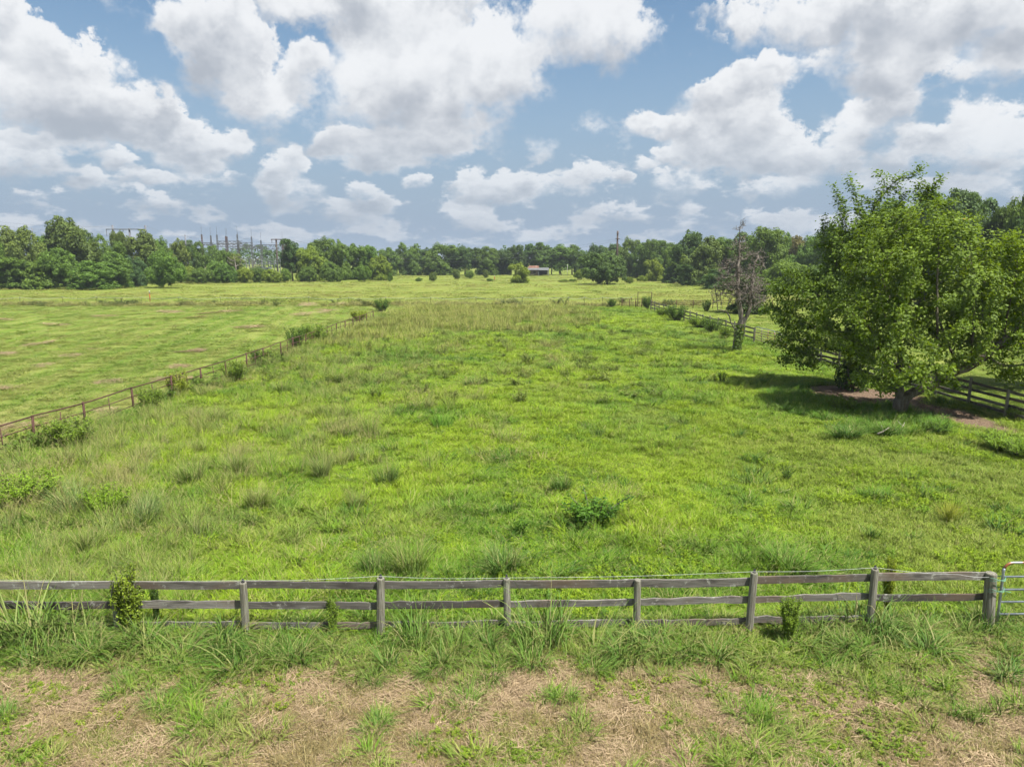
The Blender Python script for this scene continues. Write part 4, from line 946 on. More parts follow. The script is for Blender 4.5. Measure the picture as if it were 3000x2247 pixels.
# the near left wood (about 175 m away)
tree_row([(-8, 172, 694, 62, 'edge', MIDG, 'light green tree'), (32, 180, 668, 60, 'oval', OLV, 'olive green tree'), (84, 172, 672, 78, 'edge', OLV, 'tall tree with rusty tinted top'),
          (150, 184, 690, 60, 'edge', MIDG, 'mid green tree'), (205, 186, 640, 140, 'round', OLV, 'tallest broad open crowned tree'), (262, 190, 676, 80, 'round', OAK, 'round dark tree'), (318, 192, 694, 72, 'edge', MIDG, 'fresh green tree'),
          (372, 196, 680, 60, 'spread', OLV, 'thin open tree'), (428, 198, 678, 58, 'oval', OLV, 'airy upright tree'), (478, 205, 704, 60, 'edge', OAK, 'rounded tree'), (530, 208, 706, 58, 'round', OLV, 'dull olive tree'), (580, 212, 712, 60, 'edge', OAK, 'dark green tree'),
          (632, 216, 724, 66, 'edge', OAK, 'low dense tree'), (680, 225, 742, 60, 'round', OLV, 'low olive tree')],
         'broadleaf_tree', 'in the left wood', 'trees of the left wood')
tree_row([(30, 166, 752, 120, 'edge', OAK, 'dense dark understorey bush'), (135, 165, 758, 100, 'edge', MIDG, 'bright green leafy bush'), (190, 166, 730, 90, 'round', MIDG, 'mid green bushy tree'), (275, 164, 768, 100, 'edge', MIDG, 'yellowish green spreading bush'), (340, 172, 742, 80, 'edge', OAK, 'dark bushy tree'), (398, 180, 752, 70, 'edge', BLU, 'blue green bushy tree')],
         'understorey_tree', 'before the left wood', 'understorey along the left wood')
tree('broadleaf_tree', 'leafy green tree cut off at the left picture edge', 'tree', -38, 178, 690, 90, 'edge', OAK)
tree('round_bush', 'large round dense green bush standing out before the left wood', 'bush', 480, 172, 738, 112, 'bush', MIDG)
# low scrub in front of the substation
tree_row([(540, 205, 782, 60, 'bush', YEL, 'pale scrub bush'), (590, 200, 788, 66, 'bush', OAK, 'low scrub bush'), (632, 208, 766, 60, 'bush', MIDG, 'green scrub bush'), (672, 204, 776, 56, 'bush', OAK, 'dark scrub bush'), (716, 206, 786, 60, 'bush', YEL, 'yellowish scrub bush'),
          (757, 210, 784, 50, 'bush', OAK, 'rounded scrub bush'), (800, 208, 790, 56, 'bush', YEL, 'yellow green scrub bush'), (836, 212, 788, 40, 'bush', MIDG, 'small scrub bush')],
         'scrub_bush', 'in scrub before the substation', 'scrub before the substation', 'bush')
# trees right of the substation
tree_row([(858, 222, 703, 50, 'oval', DARK, 'tall narrow dark tree'), (908, 222, 724, 62, 'edge', YEL, 'yellow green tree'), (945, 232, 704, 74, 'edge', OAK, 'full green tree'), (990, 234, 704, 80, 'edge', MIDG, 'broad green tree'),
          (1048, 238, 718, 58, 'edge', MIDG, 'mid green tree'), (1090, 240, 722, 44, 'edge', OAK, 'slim green tree'), (1112, 228, 752, 50, 'edge', YEL, 'low yellow green tree'), (975, 216, 768, 60, 'bush', OAK, 'round dark bush'), (1060, 216, 778, 44, 'bush', MIDG, 'small round bush'), (908, 216, 782, 50, 'bush', OAK, 'low front bush')],
         'broadleaf_tree', 'in the clump right of substation', 'clump right of the substation')
# the far central treeline (about 300 m away)
tree_row([(1138, 290, 728, 50, 'edge', OAK, 'dark round tree'), (1172, 300, 732, 50, 'round', DARK, 'dark tree'), (1206, 300, 715, 78, 'edge', OAK, 'large round tree'), (1252, 304, 730, 60, 'round', DARK, 'shadowy tree'), (1286, 300, 719, 86, 'edge', OAK, 'broad dome shaped tree'), (1330, 306, 728, 50, 'round', DARK, 'dark tree'),
          (1362, 302, 724, 66, 'round', DARK, 'dark dome shaped tree'), (1400, 306, 728, 56, 'round', DARK, 'dark tree'), (1428, 302, 726, 60, 'edge', OAK, 'full dark tree'), (1474, 306, 735, 52, 'edge', DARK, 'lower dark tree'), (1512, 302, 720, 62, 'round', DARK, 'tall dark tree'), (1552, 306, 716, 40, 'oval', DARK, 'slim tall tree'),
          (1586, 304, 713, 54, 'oval', OAK, 'tallest feathery tree'), (1616, 312, 730, 44, 'round', DARK, 'lower dark tree'), (1642, 304, 719, 52, 'oval', OAK, 'upright tree'), (1676, 306, 719, 42, 'oval', OAK, 'upright open tree'), (1704, 310, 738, 50, 'edge', DARK, 'lower dark tree'), (1738, 306, 720, 46, 'edge', BLU, 'bluish green tree'),
          (1772, 308, 726, 50, 'edge', OAK, 'green tree')],
         'treeline_tree', 'in the far central treeline', 'far central treeline')
# scattered shrubs in the far field
for (px, Y, top, w, col, lab) in ((1267, 218, 798, 26, OLV, 'small round shrub farthest left in the open far field'), (1338, 242, 791, 28, OLV, 'pale round shrub left of the low twin shrubs'), (1378, 250, 793, 26, MIDG, 'low round shrub between two paler shrubs'), (1424, 258, 791, 21, OLV, 'small shrub before the treeline left of the farmhouse'),
                                  (1699, 236, 791, 30, YEL, 'pale green shrub left of the big dark bush'), (1226, 220, 814, 18, MIDG, 'tiny low shrub at the left of the far field shrubs'), (1436, 222, 817, 20, OAK, 'tiny dark shrub beside the small orange marker'), (1650, 214, 820, 26, YEL, 'tiny shrub right of the farmhouse bush'), (1675, 216, 819, 20, MIDG, 'tiny shrub near the pale green shrub'), (1142, 216, 800, 14, MIDG, 'tiny shrub at the right end of the clump')):
    tree('field_shrub', lab, 'shrub', px, Y, top, w, 'bush', col, 'shrubs dotted about the far field')
tree('farmhouse_bush', 'bushy yellow green tree hiding the left of the farmhouse', 'bush', 1523, 206, 774, 50, 'edge', YEL)
tree('big_dark_bush', 'big dark rounded evergreen bush in the far field under the tall pole', 'bush', 1778, 196, 742, 138, 'bush', DARK)
# the right hand wood, coming nearer
tree_row([(1836, 262, 704, 58, 'edge', OLV, 'olive tree'), (1872, 258, 722, 50, 'edge', OAK, 'dark tree'), (1908, 252, 704, 54, 'round', OAK, 'tall pine-like tree'), (1944, 246, 710, 50, 'edge', OAK, 'dark green tree'), (1972, 236, 722, 44, 'edge', MIDG, 'lighter green tree'),
          (2014, 205, 684, 88, 'edge', DARK, 'tall dark tree'), (2068, 185, 700, 98, 'edge', OLV, 'broad olive tree'), (2122, 190, 700, 70, 'edge', OAK, 'shaded tree'), (2172, 182, 688, 84, 'edge', OAK, 'tall green tree'), (2228, 172, 672, 92, 'edge', MIDG, 'tall fresh green tree'),
          (2286, 190, 688, 70, 'edge', OAK, 'dark tree'), (2326, 200, 694, 60, 'round', BROWN, 'brownish tree'), (2368, 185, 698, 80, 'edge', MIDG, 'leafy tree'), (2430, 175, 680, 90, 'edge', OAK, 'green tree')],
         'broadleaf_tree', 'in the wood behind the dead tree', 'right hand wood')
tree_row([(1916, 222, 762, 44, 'edge', YEL, 'light green leafy bush'), (1882, 216, 808, 30, 'bush', YEL, 'small yellow green bush'), (1846, 200, 812, 22, 'bush', YEL, 'tiny yellow green bush'), (1975, 205, 780, 60, 'edge', DARK, 'dark bush'), (2030, 186, 770, 70, 'edge', DARK, 'dark shady bush'), (2105, 165, 790, 80, 'edge', DARK, 'dark low bush'), (2300, 150, 770, 110, 'edge', MIDG, 'green bush'), (2390, 150, 780, 100, 'edge', OAK, 'dense bush')],
         'understorey_bush', 'fronting the right hand wood', 'understorey of the right wood', 'bush')
# tall dark trees behind the big tree at the right edge
tree_row([(2500, 112, 640, 150, 'edge', DARK, 'dark tree'), (2600, 116, 600, 150, 'edge', DARK, 'tall dark tree'), (2700, 112, 575, 130, 'oval', BLU, 'spiky topped blue green tree'), (2775, 108, 562, 110, 'oval', BLU, 'tall spiky blue green tree'), (2850, 110, 590, 110, 'oval', BLU, 'dark spiky tree'), (2915, 106, 640, 110, 'edge', DARK, 'dark leafy tree'), (2975, 104, 548, 150, 'spread', OAK, 'tallest open crowned tree'), (3060, 100, 600, 150, 'edge', DARK, 'shaded tree'), (2960, 96, 760, 130, 'edge', DARK, 'low dark tree'), (2840, 100, 740, 120, 'edge', DARK, 'low shady tree')],
         'shade_tree', 'in the dark stand at right', 'dark stand at the right edge')
tree('ivied_tree', 'squat dark ivy covered tree behind the bare dead tree', 'tree', 2188, 92, 806, 95, 'edge', DARK)
# pines peeping over the wood
for (px, Y, top, lab) in ((1800, 330, 716, 'pine tip left of the tall pole'), (1890, 300, 712, 'pine crown above the wood right of the tall pole'), (1935, 290, 706, 'pine crown above the light green bush'), (2250, 230, 690, 'pine crown peeping over the wood left of the brownish tree'), (2690, 130, 572, 'pine crown left in the dark stand'), (2810, 128, 566, 'pine crown right in the dark stand'), (556, 300, 705, 'pine tip left of the substation'), (850, 300, 720, 'pine tip behind the substation')):
    tree('pine_tree', lab, 'pine tree', px, Y, top, 46 if Y > 200 else 80, 'pine', BLU, 'pines rising over the woods')
# a far belt of woodland behind everything: too many trunks to count
def far_wood():
    rng = np.random.default_rng(55); V, Q, T = [], [], []; n = 0
    for _ in range(230):
        x = rng.uniform(-420, 420); y = rng.uniform(345, 420) + abs(x) * 0.1; h = rng.uniform(9.5, 13.0) * y / 360; w = rng.uniform(5, 8)
        v, q, t, c = crown_shell(rng, [(0, 0, h * 0.55, w * 0.7, w * 0.7, h * 0.45)], 22, 1.9, 22, 0.55, low=-0.9)
        V.append(v + [x, y, 0]); Q.append(q + n); T.append(t); n += len(v)
    me = make_mesh('far_wood', np.vstack(V), np.vstack(Q), {'tint': ('FLOAT', 'POINT', np.concatenate(T))}, M['leaf_far'])
    o = link('far_wood', me); o.color = (*BLU, 1); kind(o, 'stuff', 'far belt of bluish woodland along the horizon', 'woodland')
far_wood()

# ------------------------------------------------------------------ branching trees grown towards a cloud of points
def colonize(rng, trunk_pts, attract, step=0.32, reach=2.4, kill=0.55, iters=140, jitter=0.12):
    P = [np.array(p, float) for p in trunk_pts[0]]; par = [-1] + list(range(len(P) - 1))
    for extra in trunk_pts[1:]:                      # extra limbs start at the index given first
        prev = extra[0]
        for p in extra[1:]: P.append(np.array(p, float)); par.append(prev); prev = len(P) - 1
    A = np.array(attract, float)
    near_d = np.full(len(A), 1e9); near_i = np.zeros(len(A), int); done = 0
    for _ in range(iters):
        if len(A) == 0: break
        new = np.array(P[done:]);
        if len(new):
            D = np.linalg.norm(A[:, None, :] - new[None, :, :], axis=2); j = D.argmin(1); dj = D[np.arange(len(A)), j]; up = dj < near_d
            near_d = np.where(up, dj, near_d); near_i = np.where(up, j + done, near_i)
        done = len(P)
        keep = near_d > kill; A, near_d, near_i = A[keep], near_d[keep], near_i[keep]
        act = near_d < reach
        if not act.any():
            if len(A) == 0: break
            act = near_d < near_d.min() + 0.3
        grown = 0
        for i in np.unique(near_i[act]):
            s = act & (near_i == i); v = A[s] - P[i]; v = (v / np.linalg.norm(v, axis=1)[:, None]).sum(0) + rng.normal(0, jitter, 3)
            nv = np.linalg.norm(v)
            if nv < 1e-3: continue
            P.append(P[i] + v / nv * step); par.append(int(i)); grown += 1
        if not grown: break
    return np.array(P), np.array(par)
def radii(par, tip=0.012, p=2.3, base=None):
    n = len(par); acc = np.zeros(n); kids = np.zeros(n, int)
    for i in range(n - 1, 0, -1):
        r = max(acc[i], tip ** p); acc[i] = r; acc[par[i]] += r; kids[par[i]] += 1
    acc[0] = max(acc[0], tip ** p); r = acc ** (1 / p)
    if base: r = tip * (r / tip) ** (math.log(base / tip) / math.log(r[0] / tip))
    return r, kids
def branch_mesh(P, par, r, mat, name='trunk', kmax=10, rmax=None):
    m = MB(); n = len(P); ch = [[] for _ in range(n)]
    for i in range(1, n): ch[par[i]].append(i)
    stack_ = [(0, None)]
    while stack_:
        s, frm = stack_.pop(); line = [s] if frm is None else [frm, s]; c = s
        while ch[c]:
            ks = sorted(ch[c], key=lambda q: -r[q]); nxt = ks[0]
            for q in ks[1:]: stack_.append((q, c))
            line.append(nxt); c = nxt
        if len(line) < 2: continue
        rr = r[line].copy()
        if frm is not None: rr[0] = min(rr[0], rr[1] * 1.15)
        if rmax: rr = np.minimum(rr, rmax)
        R0 = rr.max(); k = kmax if R0 > 0.12 else (6 if R0 > 0.04 else (4 if R0 > 0.018 else 3))
        m.tube(P[line], rr, k, cap=False)
    return m.mesh(name, mat, True)
def in_ellipsoids(rng, env, n):
    env = np.array(env, float); vol = env[:, 3] * env[:, 4] * env[:, 5]; k = rng.choice(len(env), n, p=vol / vol.sum())
    d = rng.normal(0, 1, (n, 3)); d /= np.linalg.norm(d, axis=1)[:, None]
    return env[k, :3] + d * env[k, 3:] * (rng.uniform(0.12, 1, n) ** 0.42)[:, None]

def leafy_tree(name, label, base, env, seed, trunk, n_att, per, leaf, col, tip=0.011, thin=0.04, spread=0.155, rmax=0.3):
    """env in world metres relative to the base"""
    rng = np.random.default_rng(seed); A = in_ellipsoids(rng, env, n_att); A = A[A[:, 2] > 0.45]
    P, par = colonize(rng, trunk, A, 0.30, 2.6, 0.52)
    r, kids = radii(par, tip, 2.3, rmax); root = empty(name, base); tag(root, label, 'tree')
    link('trunk', branch_mesh(P, par, r, M['bark'], 'trunk', 12, rmax), root)
    tips = np.where(r < thin)[0]; tips = tips[tips > len(trunk[0])]
    n = len(tips) * per; ti = np.repeat(tips, per)
    bd = P[ti] - P[par[ti]]; pos = P[ti] + rng.normal(0, spread, (n, 3)) * [1, 1, 0.8] + bd * rng.uniform(-0.5, 1.2, (n, 1))
    nr = rng.normal(0, 0.5, (n, 3)); nr[:, 2] += 0.6; cen = P.mean(0); outw = pos - cen; outw /= np.linalg.norm(outw, axis=1)[:, None] + 1e-6; nr += outw * 0.8
    V, Q, T = leaves(rng, pos, nr, leaf, 0.62)
    ct = rng.uniform(0, 1, len(P)); T = np.clip(0.6 * T + 0.4 * np.repeat(ct[ti], 4), 0, 1)
    V[:, 2] = np.maximum(V[:, 2], 0.05)
    c = link('crown', make_mesh('crown', V, Q, {'tint': ('FLOAT', 'POINT', T)}, M['leaf_big']), root); c.color = (*col, 1)
    print(name, len(P), n); return root

def big_trees():
    # front tree: trunk forks near the ground, one limb sweeps low to the right
    b0 = ground(2636, 1209); b0.z = float(gz(b0.x, b0.y)) - 0.02
    tr = [[(0, 0, -0.2), (0, 0, 0.25), (0.0, 0, 0.6), (-0.05, 0.05, 0.95), (-0.12, 0.1, 1.3), (-0.18, 0.1, 1.7), (-0.15, 0.2, 2.1), (0.0, 0.3, 2.5)],
          [2, (0.2, -0.05, 0.85), (0.5, -0.1, 1.05), (0.85, -0.15, 1.2), (1.2, -0.2, 1.4), (1.55, -0.25, 1.68), (1.9, -0.3, 1.95), (2.25, -0.3, 2.1), (2.6, -0.35, 2.2), (3.0, -0.4, 2.5), (3.4, -0.45, 2.8)],
          [4, (0.2, -0.3, 1.6), (0.5, -0.6, 2.0), (0.7, -0.8, 2.4)]]
    env = [(0.4, 0.3, 6.6, 3.3, 3.0, 3.0), (-1.6, 0.2, 4.4, 2.3, 2.4, 2.0), (-0.7, -1.5, 2.9, 1.9, 1.7, 1.7), (2.6, 0.0, 5.2, 2.4, 2.4, 2.2), (4.6, -0.2, 4.4, 2.2, 2.1, 2.4), (5.4, 0.2, 6.6, 2.0, 2.0, 2.0), (4.9, -0.6, 2.4, 1.5, 1.5, 1.3), (0.9, 0.2, 8.6, 1.6, 1.6, 1.2), (-1.4, 0.2, 7.0, 1.5, 1.6, 1.6), (2.9, 0.4, 7.3, 1.5, 1.5, 1.3), (1.7, -1.2, 3.6, 1.5, 1.3, 1.4), (-1.5, -0.6, 1.9, 1.3, 1.3, 1.2), (0.6, -1.3, 2.4, 1.5, 1.1, 1.0), (3.4, -0.8, 3.2, 1.6, 1.4, 1.2), (6.4, -0.4, 3.6, 1.8, 1.8, 1.8)]
    leafy_tree('leafy_tree', 'big bright leafy tree with low forked trunk beside the bare path', b0, env, 301, tr, 2100, 58, 0.072, (0.142, 0.218, 0.034), rmax=0.32)
    # second tree behind it to the left, darker below
    b1 = ground(2487, 1137); b1.z = float(gz(b1.x, b1.y)) - 0.02
    tr = [[(0, 0, -0.2), (0, 0, 0.3), (0.05, 0, 0.7), (0.1, 0, 1.1), (0.1, 0, 1.6), (0.2, 0, 2.1), (0.25, 0, 2.6), (0.2, 0, 3.2), (0.3, 0, 3.8), (0.3, 0, 4.4), (0.4, 0, 5.0)]]
    env = [(0.6, 0, 6.6, 2.5, 2.6, 2.6), (-0.9, -0.2, 7.9, 1.6, 1.7, 1.9), (-2.2, -0.3, 5.2, 2.4, 2.2, 1.5), (-3.4, -0.4, 4.1, 1.3, 1.3, 0.9), (-2.4, -0.4, 3.0, 1.9, 1.8, 1.1), (-3.0, -0.3, 1.9, 1.3, 1.2, 0.7), (2.2, 0, 8.6, 1.6, 1.6, 1.5), (0.4, 0, 9.3, 1.5, 1.5, 1.2), (2.4, 0, 10.8, 0.8, 0.8, 1.3), (-1.0, 0, 10.3, 0.8, 0.8, 1.1), (0.9, 0.0, 10.6, 0.8, 0.8, 1.1), (0, -0.6, 2.6, 1.7, 1.5, 1.6), (3.4, 0, 10.7, 0.7, 0.7, 1.2), (-3.9, -0.3, 5.6, 1.2, 1.2, 1.1), (-4.3, -0.3, 4.3, 1.0, 1.0, 0.8), (-3.6, -0.4, 2.6, 1.1, 1.0, 0.7)]
    leafy_tree('leafy_tree', 'tall leafy tree with dark ivied trunk left of the forked tree', b1, env, 302, tr, 1850, 58, 0.076, (0.118, 0.190, 0.034), rmax=0.30)
    # ivy round its trunk
    rng = np.random.default_rng(9); n = 2600; a = rng.uniform(0, 6.28, n); z = rng.uniform(0.1, 3.4, n); rr = 0.32 + 0.25 * rng.uniform(0, 1, n) + 0.3 * (z < 1.2)
    pos = np.stack([np.cos(a) * rr + 0.1, np.sin(a) * rr, z], -1); V, Q, T = leaves(rng, pos, np.stack([np.cos(a), np.sin(a), np.full(n, 0.5)], -1) + rng.normal(0, 0.4, (n, 3)), 0.075, 0.7)
    o = link('trunk_ivy', make_mesh('trunk_ivy', V, Q, {'tint': ('FLOAT', 'POINT', T)}, M['leaf_big'])); o.location = b1; o.color = (0.05, 0.095, 0.025, 1)
    tag(o, 'dark ivy wrapped round the trunk of the left leafy tree', 'ivy')
    # a third crown reaching in from beyond the right fence
    b2 = Vector((29.2, 38.0, 0)); tr = [[(0, 0, -0.2), (0, 0, 0.6), (0, 0, 1.2), (-0.1, 0, 1.8), (-0.2, 0, 2.4), (-0.3, 0, 3.0)]]
    env = [(-0.5, 0, 5.4, 3.4, 3.0, 2.8), (-3.2, -0.5, 5.0, 2.0, 2.0, 1.8), (-2.0, 0, 7.2, 2.0, 2.0, 1.4), (1, 0, 7, 2, 2, 1.5)]
    leafy_tree('leafy_tree', 'leafy tree beyond the right fence cut off by the picture edge', b2, env, 303, tr, 750, 55, 0.080, (0.118, 0.190, 0.034), rmax=0.28)
big_trees()

def dead_tree():
    rng = np.random.default_rng(404); b0 = ground(2155, 1030); b0.z = float(gz(b0.x, b0.y)) - 0.03
    tr = [[(0, 0, -0.2), (0, 0, 0.4), (0.05, 0, 0.9), (0.15, 0, 1.4), (0.2, 0, 1.9), (0.3, 0, 2.5), (0.2, 0, 3.1), (0.05, 0, 3.7), (-0.05, 0, 4.3), (-0.1, 0, 5.0), (-0.15, 0, 5.7), (-0.2, 0, 6.4), (-0.1, 0, 7.1), (-0.15, 0, 7.8)],
          [3, (-0.2, -0.1, 1.75), (-0.5, -0.1, 2.2), (-0.65, -0.15, 2.7), (-0.95, -0.2, 3.1), (-1.35, -0.2, 3.15), (-1.6, -0.2, 3.2)],
          [4, (0.5, 0, 2.3), (0.75, 0, 2.8), (0.9, 0, 3.4), (0.85, 0, 4.1), (0.95, 0, 4.9), (0.95, 0, 5.7), (1.05, 0, 6.5), (1.25, 0, 7.1)],
          [4, (0.55, -0.1, 2.1), (0.8, -0.1, 2.4), (1.0, -0.1, 2.6)]]
    env = [(0.1, 0, 5.0, 1.6, 1.5, 1.5), (-1.2, 0, 4.9, 1.0, 1.0, 1.0), (1.5, 0, 4.5, 1.0, 1.1, 1.1), (-0.1, 0, 7.4, 0.75, 0.75, 1.4), (-0.15, 0, 9.0, 0.5, 0.5, 0.9), (1.25, 0, 6.9, 0.8, 0.7, 0.9), (-1.1, 0, 6.3, 0.7, 0.7, 0.8), (1.2, 0, 3.7, 1.1, 0.9, 0.6), (-1.6, 0, 4.2, 0.6, 0.7, 0.6)]
    A = in_ellipsoids(rng, env, 1000); P, par = colonize(rng, tr, A, 0.18, 1.6, 0.25, 180, 0.25)
    # fine bare twigs
    r, kids = radii(par, 0.012, 2.2, 0.26); thin = np.where(r < 0.03)[0]; thin = thin[thin > 40]; PP, pp = list(P), list(par)
    for i in thin:
        for _ in range(3):
            d = P[i] - P[par[i]]; d = d / (np.linalg.norm(d) + 1e-6) + rng.normal(0, 0.75, 3) + [0, 0, 0.25]; d /= np.linalg.norm(d); L = rng.uniform(0.12, 0.42)
            PP.append(P[i] + d * L * 0.5 + rng.normal(0, 0.02, 3)); pp.append(int(i)); PP.append(P[i] + d * L + rng.normal(0, 0.05, 3)); pp.append(len(PP) - 2)
    P2, par2 = np.array(PP), np.array(pp); r2 = np.full(len(P2), 0.013); r2[:len(r)] = np.maximum(r, 0.018)
    root = empty('dead_tree', b0); tag(root, 'leafless grey brown dead tree with bristling twigs', 'tree')
    link('trunk', branch_mesh(P2, par2, np.minimum(r2 * 1.0, 0.3), M['dead'], 'trunk', 12), root)
    n = 1500; a = rng.uniform(0, 6.28, n); z = rng.uniform(0.0, 1.0, n) ** 1.3 * 2.1; keep = np.cos(a + 0.6) > -0.3; a, z = a[keep], z[keep]; n = len(a)
    rr = 0.26 + rng.uniform(0, 0.16, n); pos = np.stack([np.cos(a) * rr + 0.08 * z, np.sin(a) * rr, z], -1)
    V, Q, T = leaves(rng, pos, np.stack([np.cos(a), np.sin(a), np.full(n, 0.4)], -1) + rng.normal(0, 0.4, (n, 3)), 0.07, 0.7)
    o = link('trunk_ivy', make_mesh('trunk_ivy', V, Q, {'tint': ('FLOAT', 'POINT', T)}, M['leaf_big'])); o.location = b0; o.color = (0.09, 0.15, 0.03, 1)
    tag(o, 'green ivy climbing the lower trunk of the dead tree', 'ivy')
    # bleached snags before the substation
    for (px, Y, top, w, lab, sd) in ((694, 210, 744, 50, 'bleached white dead snag left before the substation', 1), (746, 214, 748, 55, 'thin grey dead snag right before the substation', 2)):
        rg = np.random.default_rng(sd); H = z_at(top, Y); W = w / F * Y; A = in_ellipsoids(rg, [(-W * 0.3, 0, H * 0.75, W * 0.3, W * .2, H * 0.25), (W * 0.3, 0, H * 0.78, W * 0.25, W * .2, H * 0.25), (0, 0, H * .8, W * .2, W * .2, H * .2)], 60)
        P, par = colonize(rg, [[(0, 0, -0.2), (0, 0, H * 0.15), (0, 0, H * 0.3), (0, 0, H * 0.45)]], A, 0.5, 6, 0.7, 60, 0.2); r, _ = radii(par, 0.06 if sd == 1 else 0.05, 2.3)
        o = empty('dead_snag', (float(x_at(px, Y)), Y, 0)); tag(o, lab, 'dead tree'); link('trunk', branch_mesh(P, par, r, M['pale_dead' if sd == 1 else 'dead']), o)
dead_tree()

# ------------------------------------------------------------------ shrubs, vines and weeds close by
def shrub_mesh(seed, w, h, n_st, per, leaf, column=0.0, up=0.35):
    rng = np.random.default_rng(seed); st = MB(); pos = []; nr = []
    for i in range(n_st):
        a = rng.uniform(0, 6.28); L = h * rng.uniform(0.55, 1.0); sp = w * 0.5 * rng.uniform(0.2, 1.0); b0 = np.array([math.cos(a), math.sin(a), 0]) * w * 0.16 * rng.uniform(0, 1)
        tip = np.array([math.cos(a) * sp, math.sin(a) * sp, L]); mid = (b0 + tip) / 2 + np.array([math.cos(a), math.sin(a), 0]) * (-0.1 * sp if column else 0.15 * sp) + [0, 0, 0.08 * L]
        st.tube([b0, mid, tip], [0.011, 0.008, 0.004], 4, cap=False)
        u = rng.uniform(0.12, 1, per) ** (0.75); p = (b0 * ((1 - u) ** 2)[:, None] + 2 * mid * (u * (1 - u))[:, None] + tip * (u ** 2)[:, None])
        jit = rng.normal(0, leaf * 1.35, (per, 3)); pos.append(p + jit); q = jit / (np.linalg.norm(jit, axis=1)[:, None] + 1e-6) * 0.6 + rng.normal(0, 0.5, (per, 3)); q[:, 2] += up + 0.4; nr.append(q)
    pos = np.vstack(pos); pos[:, 2] = np.maximum(pos[:, 2], 0.02); V, Q, T = leaves(rng, pos, np.vstack(nr), leaf, 0.42)
    return make_mesh('foliage', V, Q, {'tint': ('FLOAT', 'POINT', T)}, M['leaf']), st.mesh('stems', M['bark'], True)
SHR = {'column': [shrub_mesh(1, 0.55, 1.25, 60, 190, 0.022, 1.0), shrub_mesh(2, 0.5, 1.2, 44, 150, 0.022, 1.0)], 'wide': [shrub_mesh(3, 1.5, 0.95, 60, 120, 0.028), shrub_mesh(4, 1.4, 0.9, 56, 120, 0.027)],
       'spike': [shrub_mesh(5, 1.3, 0.8, 18, 110, 0.030, 1.0, 0.1), shrub_mesh(6, 0.7, 0.7, 9, 90, 0.028, 1.0, 0.1)], 'vine': [shrub_mesh(7, 1.6, 1.2, 60, 90, 0.034), shrub_mesh(8, 1.4, 1.1, 54, 90, 0.034)]}
srng = np.random.default_rng(31)
def shrub(name, label, cat, at, kind_, w, h, col, group=None):
    f, s = SHR[kind_][int(srng.integers(len(SHR[kind_])))]; uw = {'column': 0.6, 'wide': 1.5, 'spike': 1.2, 'vine': 1.6}[kind_]; uh = {'column': 1.25, 'wide': 0.95, 'spike': 0.8, 'vine': 1.2}[kind_]
    r = empty(name, (at.x, at.y, float(gz(at.x, at.y))), float(srng.uniform(0, 6.28))); r.scale = (w / uw, w / uw, h / uh); tag(r, label, cat, group)
    o = link('foliage', f, r); o.color = (*col, 1); link('stems', s, r); return r
LG, DG, YG = (0.14, 0.225, 0.03), (0.08, 0.15, 0.026), (0.20, 0.265, 0.024)
shrub('fence_shrub', 'upright yellow green shrub growing through the left of the near fence', 'shrub', ground(388, 1862), 'column', 0.70, 1.50, (0.150, 0.215, 0.024))
shrub('fence_weed', 'slim leafy weed at the fence between first and second bare posts', 'weed', ground(975, 1862), 'column', 0.34, 0.95, LG)
shrub('fence_weed', 'slim yellow green weed at the foreground post next to the gate post', 'weed', ground(2595, 1800), 'column', 0.25, 1.25, YG)
shrub('fence_weed', 'red tipped leafy sapling against the fence right of the fifth post', 'weed', ground(2310, 1885), 'column', 0.42, 0.95, LG)
shrub('fence_weed', 'brown stemmed weed right of the yellow green shrub', 'weed', ground(462, 1840), 'column', 0.2, 1.0, DG)
shrub('vine_bush', 'green vine bush swallowing the nearest visible pipe posts', 'bush', ground(205, 1312), 'vine', 2.0, 1.25, LG)
shrub('vine_bush', 'vine thicket on the pipe fence with reddish sprays', 'bush', ground(445, 1195), 'vine', 1.6, 1.1, LG)
shrub('vine_bush', 'leafy vine on the pipe fence right of the reddish thicket', 'bush', ground(520, 1160), 'vine', 1.3, 1.3, YG)
shrub('vine_bush', 'lush weeds at the foot of the pipe fence midway', 'bush', ground(690, 1115), 'vine', 1.7, 1.2, LG)
shrub('vine_bush', 'dark creeper ball on the pipe fence beyond midway', 'bush', ground(752, 1070), 'vine', 1.3, 1.2, DG)
shrub('vine_bush', 'bright creeper beside the dark creeper ball', 'bush', ground(785, 1062), 'vine', 1.5, 1.0, LG)
shrub('vine_bush', 'big dark bush breaking the pipe fence line', 'bush', ground(868, 1022), 'vine', 1.8, 1.7, DG)
shrub('vine_bush', 'broad green bush right of the gap in the pipe fence', 'bush', ground(922, 1005), 'vine', 2.6, 1.7, LG)
shrub('vine_bush', 'yellow green bush near the far end of the pipe fence', 'bush', ground(1052, 940), 'vine', 2.4, 1.2, YG)
shrub('vine_bush', 'dark bush at the far corner of the pipe fence', 'bush', ground(1120, 912), 'vine', 3.2, 1.8, DG)
